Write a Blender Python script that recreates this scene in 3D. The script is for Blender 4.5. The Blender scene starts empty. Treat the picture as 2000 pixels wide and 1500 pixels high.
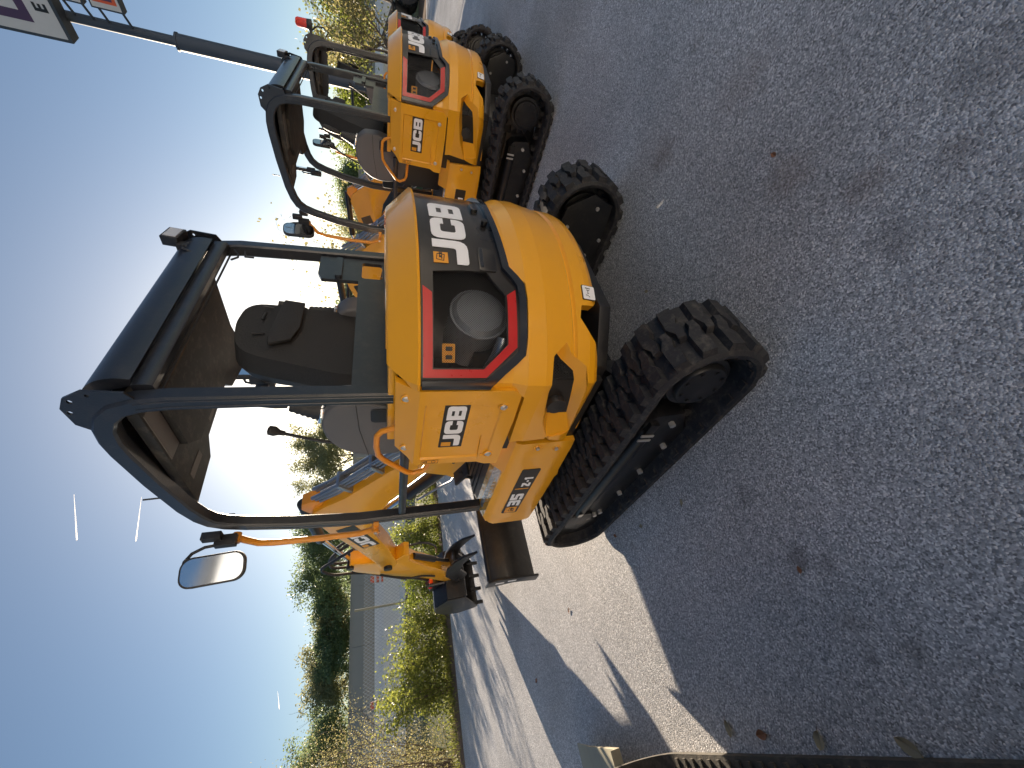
import bpy, bmesh, math, random
from mathutils import Vector, Matrix
from math import sin, cos, pi, radians

S = bpy.context.scene
COL = S.collection
random.seed(7)

# ------------------------------------------------------------------ camera
cam_d = bpy.data.cameras.new("camera"); cam = bpy.data.objects.new("camera", cam_d); COL.objects.link(cam)
cam_d.sensor_fit = 'HORIZONTAL'; cam_d.sensor_width = 36.0; cam_d.lens = 36 * 751 / 2000
cam_d.clip_start = 0.02; cam_d.clip_end = 9000
PITCH = math.atan(257 / 751)
fwd_v = Vector((0, cos(PITCH), -sin(PITCH))); down_v = Vector((0, -sin(PITCH), -cos(PITCH)))
cam.matrix_world = Matrix.Translation((0, 0, 1.5)) @ Matrix((down_v, Vector((1, 0, 0)), -fwd_v)).transposed().to_4x4()
S.camera = cam

# ------------------------------------------------------------------ world, sun, exposure
SUN_EL, SUN_AZ = radians(11.45), radians(1.66)          # azimuth from +Y towards +X
W = bpy.data.worlds.new("World"); S.world = W; W.use_nodes = True
nt = W.node_tree; nt.nodes.clear()
sky = nt.nodes.new('ShaderNodeTexSky'); sky.sky_type = 'NISHITA'; sky.sun_disc = False
sky.sun_elevation = SUN_EL; sky.sun_rotation = SUN_AZ
sky.air_density = 0.9; sky.dust_density = 0.6; sky.ozone_density = 2.0; sky.altitude = 0
bg = nt.nodes.new('ShaderNodeBackground'); bg.inputs['Strength'].default_value = 0.052
wo = nt.nodes.new('ShaderNodeOutputWorld')
nt.links.new(sky.outputs[0], bg.inputs[0]); nt.links.new(bg.outputs[0], wo.inputs[0])
sun_d = bpy.data.lights.new("sun", 'SUN'); sun_d.energy = 5.0; sun_d.angle = radians(0.55); sun_d.color = (1.0, 0.82, 0.62)
sun = bpy.data.objects.new("sun", sun_d); COL.objects.link(sun)
sun_dir = Vector((sin(SUN_AZ) * cos(SUN_EL), cos(SUN_AZ) * cos(SUN_EL), sin(SUN_EL)))
sun.rotation_euler = sun_dir.to_track_quat('Z', 'Y').to_euler(); sun.location = (0, 20, 30)
S.view_settings.view_transform = 'Standard'; S.view_settings.look = 'None'
S.view_settings.exposure = 1.4; S.view_settings.gamma = 1.0
S.cycles.max_bounces = 8; S.cycles.transparent_max_bounces = 16
S.cycles.sample_clamp_indirect = 6.0

# ------------------------------------------------------------------ materials
def N(nt, t, **kw):
    n = nt.nodes.new(t)
    for k, v in kw.items(): setattr(n, k, v)
    return n
def base_mat(name):
    m = bpy.data.materials.new(name); m.use_nodes = True
    return m, m.node_tree, m.node_tree.nodes['Principled BSDF']
def mat(name, col, rough=0.5, metal=0.0, coat=0.0, var=0.12, scale=6.0, bump=0.0, bscale=60.0, dirt=0.0, spec=0.5, trans=None, emit=None):
    m, t, b = base_mat(name)
    tc = N(t, 'ShaderNodeTexCoord'); nz = N(t, 'ShaderNodeTexNoise'); nz.inputs['Scale'].default_value = scale; nz.inputs['Detail'].default_value = 6
    t.links.new(tc.outputs['Object'], nz.inputs['Vector'])
    mx = N(t, 'ShaderNodeMix', data_type='RGBA')
    mx.inputs[6].default_value = (*[c * (1 - var) for c in col], 1); mx.inputs[7].default_value = (*[min(1, c * (1 + var)) for c in col], 1)
    t.links.new(nz.outputs[0], mx.inputs[0]); out = mx.outputs[2]
    if dirt > 0:
        n2 = N(t, 'ShaderNodeTexNoise'); n2.inputs['Scale'].default_value = scale * 2.7; n2.inputs['Detail'].default_value = 9; n2.inputs['Roughness'].default_value = .7
        t.links.new(tc.outputs['Object'], n2.inputs['Vector'])
        cr = N(t, 'ShaderNodeValToRGB'); cr.color_ramp.elements[0].position = .5; cr.color_ramp.elements[1].position = .75
        t.links.new(n2.outputs[0], cr.inputs[0]); mu = N(t, 'ShaderNodeMath', operation='MULTIPLY'); mu.inputs[1].default_value = dirt
        t.links.new(cr.outputs[0], mu.inputs[0])
        m3 = N(t, 'ShaderNodeMix', data_type='RGBA'); t.links.new(mu.outputs[0], m3.inputs[0]); t.links.new(out, m3.inputs[6]); m3.inputs[7].default_value = (.22, .19, .15, 1)
        out = m3.outputs[2]
    t.links.new(out, b.inputs['Base Color'])
    rr = N(t, 'ShaderNodeMapRange'); rr.inputs[3].default_value = max(.02, rough - .08); rr.inputs[4].default_value = min(1, rough + .08)
    t.links.new(nz.outputs[0], rr.inputs[0]); t.links.new(rr.outputs[0], b.inputs['Roughness'])
    b.inputs['Metallic'].default_value = metal; b.inputs['Coat Weight'].default_value = coat; b.inputs['Coat Roughness'].default_value = .06
    b.inputs['Specular IOR Level'].default_value = spec
    if bump > 0:
        nb = N(t, 'ShaderNodeTexNoise'); nb.inputs['Scale'].default_value = bscale; nb.inputs['Detail'].default_value = 3
        t.links.new(tc.outputs['Object'], nb.inputs['Vector'])
        bp = N(t, 'ShaderNodeBump'); bp.inputs['Strength'].default_value = bump; bp.inputs['Distance'].default_value = .004
        t.links.new(nb.outputs[0], bp.inputs['Height']); t.links.new(bp.outputs[0], b.inputs['Normal'])
    if emit: b.inputs['Emission Color'].default_value = (*emit[0], 1); b.inputs['Emission Strength'].default_value = emit[1]
    return m
M = {}
M['yellow'] = mat('yellow_paint', (.84, .385, .012), .30, coat=.5, var=.03, scale=3, bump=.05, bscale=160, dirt=.05)
M['orange'] = mat('orange_paint', (.80, .30, .02), .4, coat=.2, var=.05)
M['gloss_black'] = mat('gloss_black', (.012, .010, .009), .3, coat=.4, var=.2, dirt=.04)
M['black_metal'] = mat('black_painted_steel', (.010, .010, .011), .42, var=.3, coat=.1, dirt=.10)
M['canopy'] = mat('charcoal_painted_steel', (.018, .021, .028), .36, coat=.25, var=.15, bump=.2, bscale=200, dirt=.1)
M['roof_under'] = mat('roof_lining', (.016, .016, .017), .6, var=.15, dirt=.35)
M['rubber'] = mat('track_rubber', (.017, .017, .020), .72, var=.35, scale=9, bump=.5, bscale=90, dirt=.35)
M['rubber_dusty'] = mat('dusty_rubber', (.075, .07, .06), .8, var=.35, scale=7, bump=.5, bscale=90, dirt=.6)
M['grey_plastic'] = mat('grey_plastic', (.13, .127, .13), .5, var=.08, bump=.3, bscale=260)
M['dark_plastic'] = mat('dark_plastic', (.022, .022, .024), .5, var=.15, bump=.2)
M['seat'] = mat('seat_fabric', (.020, .021, .023), .75, var=.15, bump=.5, bscale=120)
M['chrome'] = mat('chrome', (.75, .76, .78), .16, metal=1.0, var=.05)
M['bolt'] = mat('zinc_bolt', (.62, .60, .57), .35, metal=.6, var=.1)
M['steel_tube'] = mat('steel_tube', (.35, .38, .42), .3, metal=.8, var=.1)
M['silencer'] = mat('silencer_steel', (.20, .22, .25), .45, metal=.35, var=.2, dirt=.2)
M['red'] = mat('red_reflector', (.52, .006, .005), .3, coat=.4, var=.1, scale=20)
M['white'] = mat('white_decal', (.90, .90, .92), .35, var=.03)
M['blackd'] = mat('black_decal', (.02, .018, .016), .35, var=.1)
M['oranged'] = mat('orange_decal', (.78, .33, .02), .4, var=.03)
M['seal'] = mat('panel_seal', (.016, .020, .028), .22, coat=.4, var=.1)
M['hose'] = mat('rubber_hose', (.02, .02, .021), .45, var=.2)
M['mirror'] = mat('mirror_glass', (.40, .45, .52), .03, metal=1.0, var=.01)
M['tread_plate'] = mat('tread_plate', (.55, .57, .60), .3, metal=.7, var=.1)
M['label'] = mat('paper_label', (.15, .14, .13), .6, var=.12, scale=30)
M['beacon'] = mat('beacon_lens', (.8, .06, .02), .25, coat=.5)
M['amber'] = mat('lamp_lens', (.55, .56, .58), .2, coat=.5)
M['olive'] = mat('worn_olive_steel', (.30, .28, .20), .55, var=.15, scale=5, dirt=.5)
M['tractor_green'] = mat('dark_green_paint', (.015, .07, .035), .4, coat=.3)
M['cream'] = mat('cream_rim', (.62, .56, .44), .5, dirt=.3)
M['barrel'] = mat('barrel_orange', (.75, .12, .04), .5)
M['pole'] = mat('pylon_steel', (.05, .06, .08), .5, var=.1)
M['sign_white'] = mat('sign_face', (.62, .60, .60), .5, var=.03)
M['sign_purple'] = mat('sign_purple', (.085, .045, .10), .5, var=.05)
M['sign_dark'] = mat('sign_box_side', (.05, .06, .075), .5)
M['fence_wire'] = mat('galvanised_wire', (.50, .50, .51), .4, metal=.2, var=.1)
M['bark'] = mat('bark', (.12, .09, .065), .9, var=.35, scale=14, bump=.8, bscale=30)
M['twig'] = mat('grey_twig', (.16, .12, .09), .9, var=.3)
M['dry_leaf'] = mat('dry_leaf', (.30, .13, .06), .7, var=.3, scale=30)
M['pale_leaf'] = mat('pale_dry_leaf', (.36, .31, .20), .7, var=.2, scale=30)
def _cloud():
    m, t, b = base_mat('ice_trail'); tr = N(t, 'ShaderNodeBsdfTranslucent'); tr.inputs[0].default_value = (.95, .95, .95, 1)
    t.links.new(tr.outputs[0], t.nodes['Material Output'].inputs['Surface']); return m
M['cloud'] = _cloud()

def mesh_sheet_mat(name, pitch, open_frac, col):
    """perforated metal: real holes as alpha in the sheet"""
    m, t, b = base_mat(name); b.inputs['Base Color'].default_value = (*col, 1); b.inputs['Roughness'].default_value = .45; b.inputs['Metallic'].default_value = .3
    tc = N(t, 'ShaderNodeUVMap'); vo = N(t, 'ShaderNodeTexVoronoi'); vo.feature = 'F1'; vo.inputs['Randomness'].default_value = 0; vo.inputs['Scale'].default_value = 1 / pitch
    mp = N(t, 'ShaderNodeMapping'); mp.inputs['Rotation'].default_value = (0, 0, .78); t.links.new(tc.outputs[0], mp.inputs[0]); t.links.new(mp.outputs[0], vo.inputs['Vector'])
    vo.voronoi_dimensions = '2D'
    lt = N(t, 'ShaderNodeMath', operation='GREATER_THAN'); lt.inputs[1].default_value = open_frac
    t.links.new(vo.outputs['Distance'], lt.inputs[0]); t.links.new(lt.outputs[0], b.inputs['Alpha'])
    return m
M['mesh'] = mesh_sheet_mat('perforated_mesh', .0065, .50, (.03, .03, .033))
M['mesh_coarse'] = mesh_sheet_mat('perforated_mesh_coarse', .010, .42, (.025, .025, .027))

def leaf_mat(name, c1, c2, trans=.45, scale=3.0):
    m, t, b = base_mat(name); out = t.nodes['Material Output']
    tc = N(t, 'ShaderNodeTexCoord'); nz = N(t, 'ShaderNodeTexNoise'); nz.inputs['Scale'].default_value = scale; nz.inputs['Detail'].default_value = 8; nz.inputs['Roughness'].default_value = .75
    t.links.new(tc.outputs['Object'], nz.inputs['Vector'])
    cr = N(t, 'ShaderNodeValToRGB'); cr.color_ramp.elements[0].position = .35; cr.color_ramp.elements[1].position = .65
    cr.color_ramp.elements[0].color = (*c1, 1); cr.color_ramp.elements[1].color = (*c2, 1); t.links.new(nz.outputs[0], cr.inputs[0])
    t.links.new(cr.outputs[0], b.inputs['Base Color']); b.inputs['Roughness'].default_value = .45
    tr = N(t, 'ShaderNodeBsdfTranslucent'); hs = N(t, 'ShaderNodeHueSaturation'); hs.inputs['Value'].default_value = 1.6; hs.inputs['Saturation'].default_value = 1.05
    t.links.new(cr.outputs[0], hs.inputs['Color']); t.links.new(hs.outputs[0], tr.inputs['Color'])
    ms = N(t, 'ShaderNodeMixShader'); ms.inputs[0].default_value = trans
    t.links.new(b.outputs[0], ms.inputs[1]); t.links.new(tr.outputs[0], ms.inputs[2]); t.links.new(ms.outputs[0], out.inputs['Surface'])
    return m
M['leaf_tree'] = leaf_mat('tree_leaf', (.12, .165, .09), (.22, .27, .13), .5, .5)  # both tree leaf tones lifted; distance haze is painted into the colour
M['leaf_tree2'] = leaf_mat('tree_leaf_olive', (.17, .19, .11), (.30, .29, .16), .5, .5)
M['leaf_shrub'] = leaf_mat('shrub_leaf', (.09, .125, .03), (.31, .32, .075), .5, 9)
M['leaf_dark'] = leaf_mat('shrub_leaf_dark', (.09, .13, .03), (.24, .27, .05), .5, 7)
M['leaf_tan'] = leaf_mat('shrub_leaf_tan', (.13, .14, .06), (.36, .31, .15), .5, 5)
M['palm'] = leaf_mat('palm_frond', (.16, .14, .10), (.28, .24, .17), .35, 5)

SPOTS = [(-0.66, 1.03, 0.055, 0.6, (0.06, 0.05, 0.045)), (-0.64, 0.93, 0.035, 0.55, (0.06, 0.05, 0.045)), (-0.81, 0.86, 0.05, 0.5, (0.08, 0.07, 0.06)), (-0.8, 0.7, 0.045, 0.55, (0.07, 0.06, 0.05)), (-0.49, 1.25, 0.05, 0.45, (0.07, 0.06, 0.055)), (0.45, 0.75, 0.08, 0.4, (0.09, 0.08, 0.08)), (1.3, 1.79, 0.1, 0.5, (0.16, 0.1, 0.07)), (0.81, 1.07, 0.1, 0.45, (0.2, 0.13, 0.09)), (0.65, 0.82, 0.08, 0.45, (0.18, 0.12, 0.09)), (0.65, 0.61, 0.06, 0.4, (0.12, 0.09, 0.07)), (-1.11, 4.38, 0.12, 0.5, (0.1, 0.08, 0.07)), (-4.89, 7.25, 0.15, 0.4, (0.12, 0.1, 0.09)), (-0.89, 0.8, 0.03, 0.4, (0.1, 0.08, 0.07)), (1.35, 1.27, 0.15, 0.35, (0.2, 0.14, 0.1)), (0.84, 0.55, 0.12, 0.4, (0.1, 0.09, 0.08))]
def ground_mat():
    m, t, b = base_mat('asphalt_aggregate')
    tc = N(t, 'ShaderNodeTexCoord'); L = t.links.new
    vo = N(t, 'ShaderNodeTexVoronoi'); vo.inputs['Scale'].default_value = 190; L(tc.outputs['Object'], vo.inputs['Vector'])
    sx = N(t, 'ShaderNodeSeparateXYZ'); L(vo.outputs['Color'], sx.inputs[0])
    cr = N(t, 'ShaderNodeValToRGB'); e = cr.color_ramp.elements
    e[0].position = 0; e[0].color = (.18, .18, .18, 1); e[1].position = 1; e[1].color = (.90, .86, .82, 1)
    for p, c in ((.3, (.37, .375, .385)), (.62, (.49, .49, .495)), (.82, (.655, .65, .65)), (.93, (.84, .84, .84))):
        x = e.new(p); x.color = (*c, 1)
    L(sx.outputs[0], cr.inputs[0])
    v2 = N(t, 'ShaderNodeTexVoronoi'); v2.inputs['Scale'].default_value = 75; L(tc.outputs['Object'], v2.inputs['Vector'])
    s2 = N(t, 'ShaderNodeSeparateXYZ'); L(v2.outputs['Color'], s2.inputs[0])
    g2 = N(t, 'ShaderNodeMath', operation='GREATER_THAN'); g2.inputs[1].default_value = .93; L(s2.outputs[1], g2.inputs[0])
    d2 = N(t, 'ShaderNodeMath', operation='LESS_THAN'); d2.inputs[1].default_value = .34; L(v2.outputs['Distance'], d2.inputs[0])
    a2 = N(t, 'ShaderNodeMath', operation='MULTIPLY'); L(g2.outputs[0], a2.inputs[0]); L(d2.outputs[0], a2.inputs[1])
    mx = N(t, 'ShaderNodeMix', data_type='RGBA'); L(a2.outputs[0], mx.inputs[0]); L(cr.outputs[0], mx.inputs[6]); mx.inputs[7].default_value = (.50, .48, .46, 1)
    # wear and stains
    n1 = N(t, 'ShaderNodeTexNoise'); n1.inputs['Scale'].default_value = 1.3; n1.inputs['Detail'].default_value = 6; L(tc.outputs['Object'], n1.inputs['Vector'])
    r1 = N(t, 'ShaderNodeMapRange'); r1.inputs[1].default_value = .3; r1.inputs[2].default_value = .7; r1.inputs[3].default_value = .82; r1.inputs[4].default_value = 1.16; L(n1.outputs[0], r1.inputs[0])
    m2 = N(t, 'ShaderNodeMix', data_type='RGBA', blend_type='MULTIPLY'); m2.inputs[0].default_value = 1; L(mx.outputs[2], m2.inputs[6]); L(r1.outputs[0], m2.inputs[7])
    n2 = N(t, 'ShaderNodeTexNoise'); n2.inputs['Scale'].default_value = 4.2; n2.inputs['Detail'].default_value = 4; L(tc.outputs['Object'], n2.inputs['Vector'])
    c2 = N(t, 'ShaderNodeValToRGB'); c2.color_ramp.elements[0].position = .68; c2.color_ramp.elements[1].position = .80; L(n2.outputs[0], c2.inputs[0])
    mu = N(t, 'ShaderNodeMath', operation='MULTIPLY'); mu.inputs[1].default_value = .55; L(c2.outputs[0], mu.inputs[0])
    m3 = N(t, 'ShaderNodeMix', data_type='RGBA'); L(mu.outputs[0], m3.inputs[0]); L(m2.outputs[2], m3.inputs[6]); m3.inputs[7].default_value = (.15, .115, .09, 1)
    # individual oil and dirt spots where the photograph shows them
    prev = m3.outputs[2]
    sep = N(t, 'ShaderNodeSeparateXYZ'); L(tc.outputs['Object'], sep.inputs[0])
    nd = N(t, 'ShaderNodeTexNoise'); nd.inputs['Scale'].default_value = 16; nd.inputs['Detail'].default_value = 5; L(tc.outputs['Object'], nd.inputs['Vector'])
    for (sx_, sy_, sr, st, colr) in SPOTS:
        v = N(t, 'ShaderNodeVectorMath', operation='DISTANCE'); L(tc.outputs['Object'], v.inputs[0]); v.inputs[1].default_value = (sx_, sy_, 0)
        a_ = N(t, 'ShaderNodeMath', operation='MULTIPLY_ADD'); L(nd.outputs[0], a_.inputs[0]); a_.inputs[1].default_value = sr * 1.6; L(v.outputs['Value'], a_.inputs[2])
        r_ = N(t, 'ShaderNodeMapRange'); r_.inputs[1].default_value = sr * 1.9; r_.inputs[2].default_value = sr * 1.2; r_.inputs[3].default_value = 0; r_.inputs[4].default_value = st * .75; L(a_.outputs[0], r_.inputs[0])
        mm = N(t, 'ShaderNodeMix', data_type='RGBA'); L(r_.outputs[0], mm.inputs[0]); L(prev, mm.inputs[6]); mm.inputs[7].default_value = (*colr, 1); prev = mm.outputs[2]
    m3 = mm
    L(m3.outputs[2], b.inputs['Base Color']); b.inputs['Roughness'].default_value = .62
    bp = N(t, 'ShaderNodeBump'); bp.inputs['Strength'].default_value = .55; bp.inputs['Distance'].default_value = .003; bp.invert = True
    L(vo.outputs['Distance'], bp.inputs['Height']); L(bp.outputs[0], b.inputs['Normal'])
    return m
M['ground'] = ground_mat()
M['mulch'] = mat('mulch', (.14, .085, .055), .95, var=.6, scale=28, bump=1.0, bscale=70, dirt=.3)
M['grass'] = mat('rough_grass', (.10, .12, .04), .95, var=.5, scale=9, bump=1.0, bscale=60, dirt=.3)
M['concrete'] = mat('concrete', (.78, .77, .75), .8, var=.12, scale=1.2, bump=.3, bscale=30, dirt=.2)
M['road'] = mat('road_concrete', (.34, .33, .32), .8, var=.1, scale=.8)
M['wall'] = mat('sound_wall', (.36, .33, .28), .85, var=.06, scale=.3, dirt=.12)

def zf(x):
    """the yard falls away gently to the right"""
    return -.018 * max(0.0, min(x, 30) - .5)
# ------------------------------------------------------------------ mesh helpers
XF = Matrix.Identity(4)          # applied to every vertex of the piece being built
class MB:
    def __init__(s): s.bm = bmesh.new()
    def add(s, vs, fs, smooth=False):
        v = [s.bm.verts.new(XF @ Vector(p)) for p in vs]
        for f in fs:
            try: s.bm.faces.new([v[i] for i in f])
            except ValueError: pass
        return s
    def box(s, c, d, R=None):
        h = [x / 2 for x in d]; P = []
        for x in (-1, 1):
            for y in (-1, 1):
                for z in (-1, 1):
                    p = Vector((x * h[0], y * h[1], z * h[2]))
                    if R is not None: p = R @ p
                    P.append(Vector(c) + p)
        return s.add(P, [(0, 1, 3, 2), (4, 6, 7, 5), (0, 4, 5, 1), (2, 3, 7, 6), (0, 2, 6, 4), (1, 5, 7, 3)])
    def prism(s, pts, a0, a1, ax='y'):
        """polygon pts extruded along ax; pts are the two other coordinates in order"""
        def mk(p, a):
            return {'y': (p[0], a, p[1]), 'x': (a, p[0], p[1]), 'z': (p[0], p[1], a)}[ax]
        n = len(pts); P = [mk(p, a0) for p in pts] + [mk(p, a1) for p in pts]
        return s.add(P, [tuple(range(n)), tuple(range(2 * n - 1, n - 1, -1))] + [(i, i + n, (i + 1) % n + n, (i + 1) % n) for i in range(n)])
    def tube(s, pts, r, n=10, closed=False, rect=None, cap=True, up=(0, 0, 1)):
        """tube along pts; rect=(w,h) gives a rectangular section; r may be a list"""
        pts = [Vector(p) for p in pts]; m = len(pts); rings = []
        nrm = None
        for i, p in enumerate(pts):
            a = pts[(i - 1) % m] if (closed or i > 0) else p; b = pts[(i + 1) % m] if (closed or i < m - 1) else p
            t = (b - a).normalized()
            if nrm is None or rect:
                u = Vector(up)
                if abs(t.dot(u)) > .95 and not rect: u = Vector((1, 0, 0))
                nrm = (u - t * u.dot(t)).normalized()
            else: nrm = (nrm - t * nrm.dot(t)).normalized()
            bi = t.cross(nrm); rr = r[i] if isinstance(r, (list, tuple)) else r
            if rect:
                w, h = rect; k = .25
                sec = [(w / 2, h / 2 * (1 - k)), (w / 2 * (1 - k), h / 2), (-w / 2 * (1 - k), h / 2), (-w / 2, h / 2 * (1 - k)), (-w / 2, -h / 2 * (1 - k)), (-w / 2 * (1 - k), -h / 2), (w / 2 * (1 - k), -h / 2), (w / 2, -h / 2 * (1 - k))]
                rings.append([p + nrm * x + bi * y for x, y in sec])
            else: rings.append([p + nrm * cos(2 * pi * j / n) * rr + bi * sin(2 * pi * j / n) * rr for j in range(n)])
        k = len(rings[0]); P = [q for R in rings for q in R]; F = []
        for i in range(m if closed else m - 1):
            for j in range(k):
                F.append((i * k + j, i * k + (j + 1) % k, ((i + 1) % m) * k + (j + 1) % k, ((i + 1) % m) * k + j))
        if cap and not closed: F += [tuple(range(k))[::-1], tuple(range((m - 1) * k, m * k))]
        return s.add(P, F)
    def cyl(s, p0, p1, r0, r1=None, n=20): return s.tube([p0, p1], [r0, r0 if r1 is None else r1], n)
    def build(s, name, m, parent=None, bevel=0.0, ang=38, seg=2, label=None):
        bm = s.bm; bmesh.ops.recalc_face_normals(bm, faces=bm.faces)
        if bevel > 0:
            es = [e for e in bm.edges if len(e.link_faces) == 2 and e.calc_face_angle(0) > radians(28)]
            bmesh.ops.bevel(bm, geom=es, offset=bevel, segments=seg, affect='EDGES', clamp_overlap=True, profile=.6)
        for f in bm.faces: f.smooth = True
        for e in bm.edges: e.smooth = not (len(e.link_faces) == 2 and e.calc_face_angle(0) > radians(ang))
        me = bpy.data.meshes.new(name); bm.to_mesh(me); bm.free(); me.materials.append(M[m])
        o = bpy.data.objects.new(name, me); COL.objects.link(o)
        if parent is not None: o.parent = parent
        if label: o['label'] = label
        return o
def tag(o, label=None, cat=None, group=None, kind=None):
    if label: o['label'] = label
    if cat: o['category'] = cat
    if group: o['group'] = group
    if kind: o['kind'] = kind
    return o
def thing(name, label, cat, loc=(0, 0, 0), rz=0, group=None):
    o = bpy.data.objects.new(name, None); COL.objects.link(o); o.empty_display_size = .2
    o.location = loc; o.rotation_euler = (0, 0, rz); return tag(o, label, cat, group)
def copy_tree(o, parent=None):
    c = o.copy(); COL.objects.link(c)
    if parent is not None: c.parent = parent
    for ch in list(o.children): copy_tree(ch, c)
    return c

# 2D outline -> curved shell.  mapping(s,z,off)->point
def shell(mb, loops, P, off=0.0, th=.01, ss=(), zs=(), offn=None):
    bm = bmesh.new()
    for lp in loops:
        v = [bm.verts.new((x, y, 0)) for x, y in lp]
        for i in range(len(v)): bm.edges.new((v[i], v[(i + 1) % len(v)]))
    bmesh.ops.triangle_fill(bm, use_beauty=True, use_dissolve=False, edges=bm.edges[:])
    for c in ss: bmesh.ops.bisect_plane(bm, geom=bm.verts[:] + bm.edges[:] + bm.faces[:], plane_co=(c, 0, 0), plane_no=(1, 0, 0), dist=1e-5)
    for c in zs: bmesh.ops.bisect_plane(bm, geom=bm.verts[:] + bm.edges[:] + bm.faces[:], plane_co=(0, c, 0), plane_no=(0, 1, 0), dist=1e-5)
    bmesh.ops.remove_doubles(bm, verts=bm.verts[:], dist=1e-5)
    bm.verts.index_update(); n = len(bm.verts)
    uvl = mb.bm.loops.layers.uv.verify()
    A, B, UV = [], [], []
    for v in bm.verts:
        o = off + (offn(v.co.x, v.co.y) if offn else 0)
        A.append(mb.bm.verts.new(XF @ Vector(P(v.co.x, v.co.y, o)))); B.append(mb.bm.verts.new(XF @ Vector(P(v.co.x, v.co.y, o - th)))); UV.append((v.co.x, v.co.y))
    def nf(idx, src):
        try: f = mb.bm.faces.new([src[i] for i in idx] if src else idx)
        except ValueError: return
        return f
    for f in bm.faces:
        idx = [v.index for v in f.verts]
        for src in (A, B):
            g = nf(idx if src is A else idx[::-1], src)
            if g:
                ii = idx if src is A else idx[::-1]
                for l, i in zip(g.loops, ii): l[uvl].uv = UV[i]
    for e in bm.edges:
        if len(e.link_faces) == 1:
            a, b = e.verts[0].index, e.verts[1].index
            nf([A[a], A[b], B[b], B[a]], None)
    bm.free(); return mb
def frange(a, b, st):
    n = max(1, round((b - a) / st)); return [a + (b - a) * i / n for i in range(n + 1)]
def rrect(x0, y0, x1, y1, r, n=4):
    out = []
    for cx, cy, a0 in ((x1 - r, y1 - r, 0), (x0 + r, y1 - r, 90), (x0 + r, y0 + r, 180), (x1 - r, y0 + r, 270)):
        for i in range(n + 1):
            a = radians(a0 + 90 * i / n); out.append((cx + r * cos(a), cy + r * sin(a)))
    return out
def chamfer_round(pts, rad, n=4):
    """round the corners of a polygon; rad: list of radii per corner"""
    out = []; m = len(pts)
    for i, (x, y) in enumerate(pts):
        r = rad[i] if isinstance(rad, (list, tuple)) else rad
        if r <= 0: out.append((x, y)); continue
        p = Vector((x, y)); a = (Vector(pts[i - 1]) - p).normalized(); b = (Vector(pts[(i + 1) % m]) - p).normalized()
        for k in range(n + 1):
            t = k / n; q = p + a * r * (1 - t) ** 2 + b * r * t ** 2; out.append((q.x, q.y))
    return out
# heavy sans glyphs, unit height 1: lists of loops
GL = {
 'J': (.92, [chamfer_round([(.60, 1), (.92, 1), (.92, 0), (0, 0), (0, .34), (.60, .34)], [0, 0, .34, .10, 0, .10])]),
 'C': (1.0, [chamfer_round([(1, 1), (0, 1), (0, 0), (1, 0), (1, .38), (.70, .38), (.70, .28), (.30, .28), (.30, .72), (.70, .72), (.70, .62), (1, .62)], [.26, .26, .26, .26, 0, 0, .05, .1, .1, .05, 0, 0])]),
 'B': (1.0, [chamfer_round([(0, 1), (1.0, 1), (.98, .5), (1.0, 0), (0, 0)], [0, .24, .03, .24, 0]), [(.30, .76), (.66, .76), (.66, .61), (.30, .61)][::-1], [(.30, .39), (.68, .39), (.68, .24), (.30, .24)][::-1]]),
 '3': (.80, [chamfer_round([(0, 1), (.80, 1), (.78, .5), (.80, 0), (0, 0), (0, .24), (.52, .24), (.52, .39), (.12, .39), (.12, .61), (.52, .61), (.52, .76), (0, .76)], [.05, .2, .03, .2, .05, 0, .05, .05, 0, 0, .05, .05, 0])]),
 '5': (.80, [chamfer_round([(0, 1), (.78, 1), (.78, .77), (.28, .77), (.28, .64), (.80, .64), (.80, 0), (0, 0), (0, .24), (.52, .24), (.52, .41), (0, .41)], [0, 0, 0, 0, 0, .2, .2, .05, 0, .05, .05, 0])]),
 'Z': (.74, [[(0, 1), (.74, 1), (.74, .74), (.36, .25), (.74, .25), (.74, 0), (0, 0), (0, .26), (.38, .75), (0, .75)]]),
 '-': (.34, [[(0, .60), (.34, .60), (.34, .38), (0, .38)]]),
 '1': (.42, [[(.14, 1), (.42, 1), (.42, 0), (.14, 0), (.14, .72), (0, .66), (0, .86)]]),
 'E': (.66, [[(0, 1), (.66, 1), (.66, .78), (.26, .78), (.26, .61), (.6, .61), (.6, .40), (.26, .40), (.26, .22), (.66, .22), (.66, 0), (0, 0)]]),
}
def word(mb, text, x0, y0, h, P, wscale=1.0, gap=.10, off=0, th=.003, flip=-1, slant=0.0, ss=()):
    """lay glyphs along +x (flip=-1: s runs backwards). returns end x"""
    x = x0
    for ch in text:
        if ch == ' ': x += flip * h * .35; continue
        w, loops = GL[ch]
        Ls = [[(x + flip * (px * wscale + slant * py) * h, y0 + py * h) for px, py in lp] for lp in loops]
        shell(mb, Ls, P, off, th, ss)
        x += flip * (w * wscale + gap) * h
    return x

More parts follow.
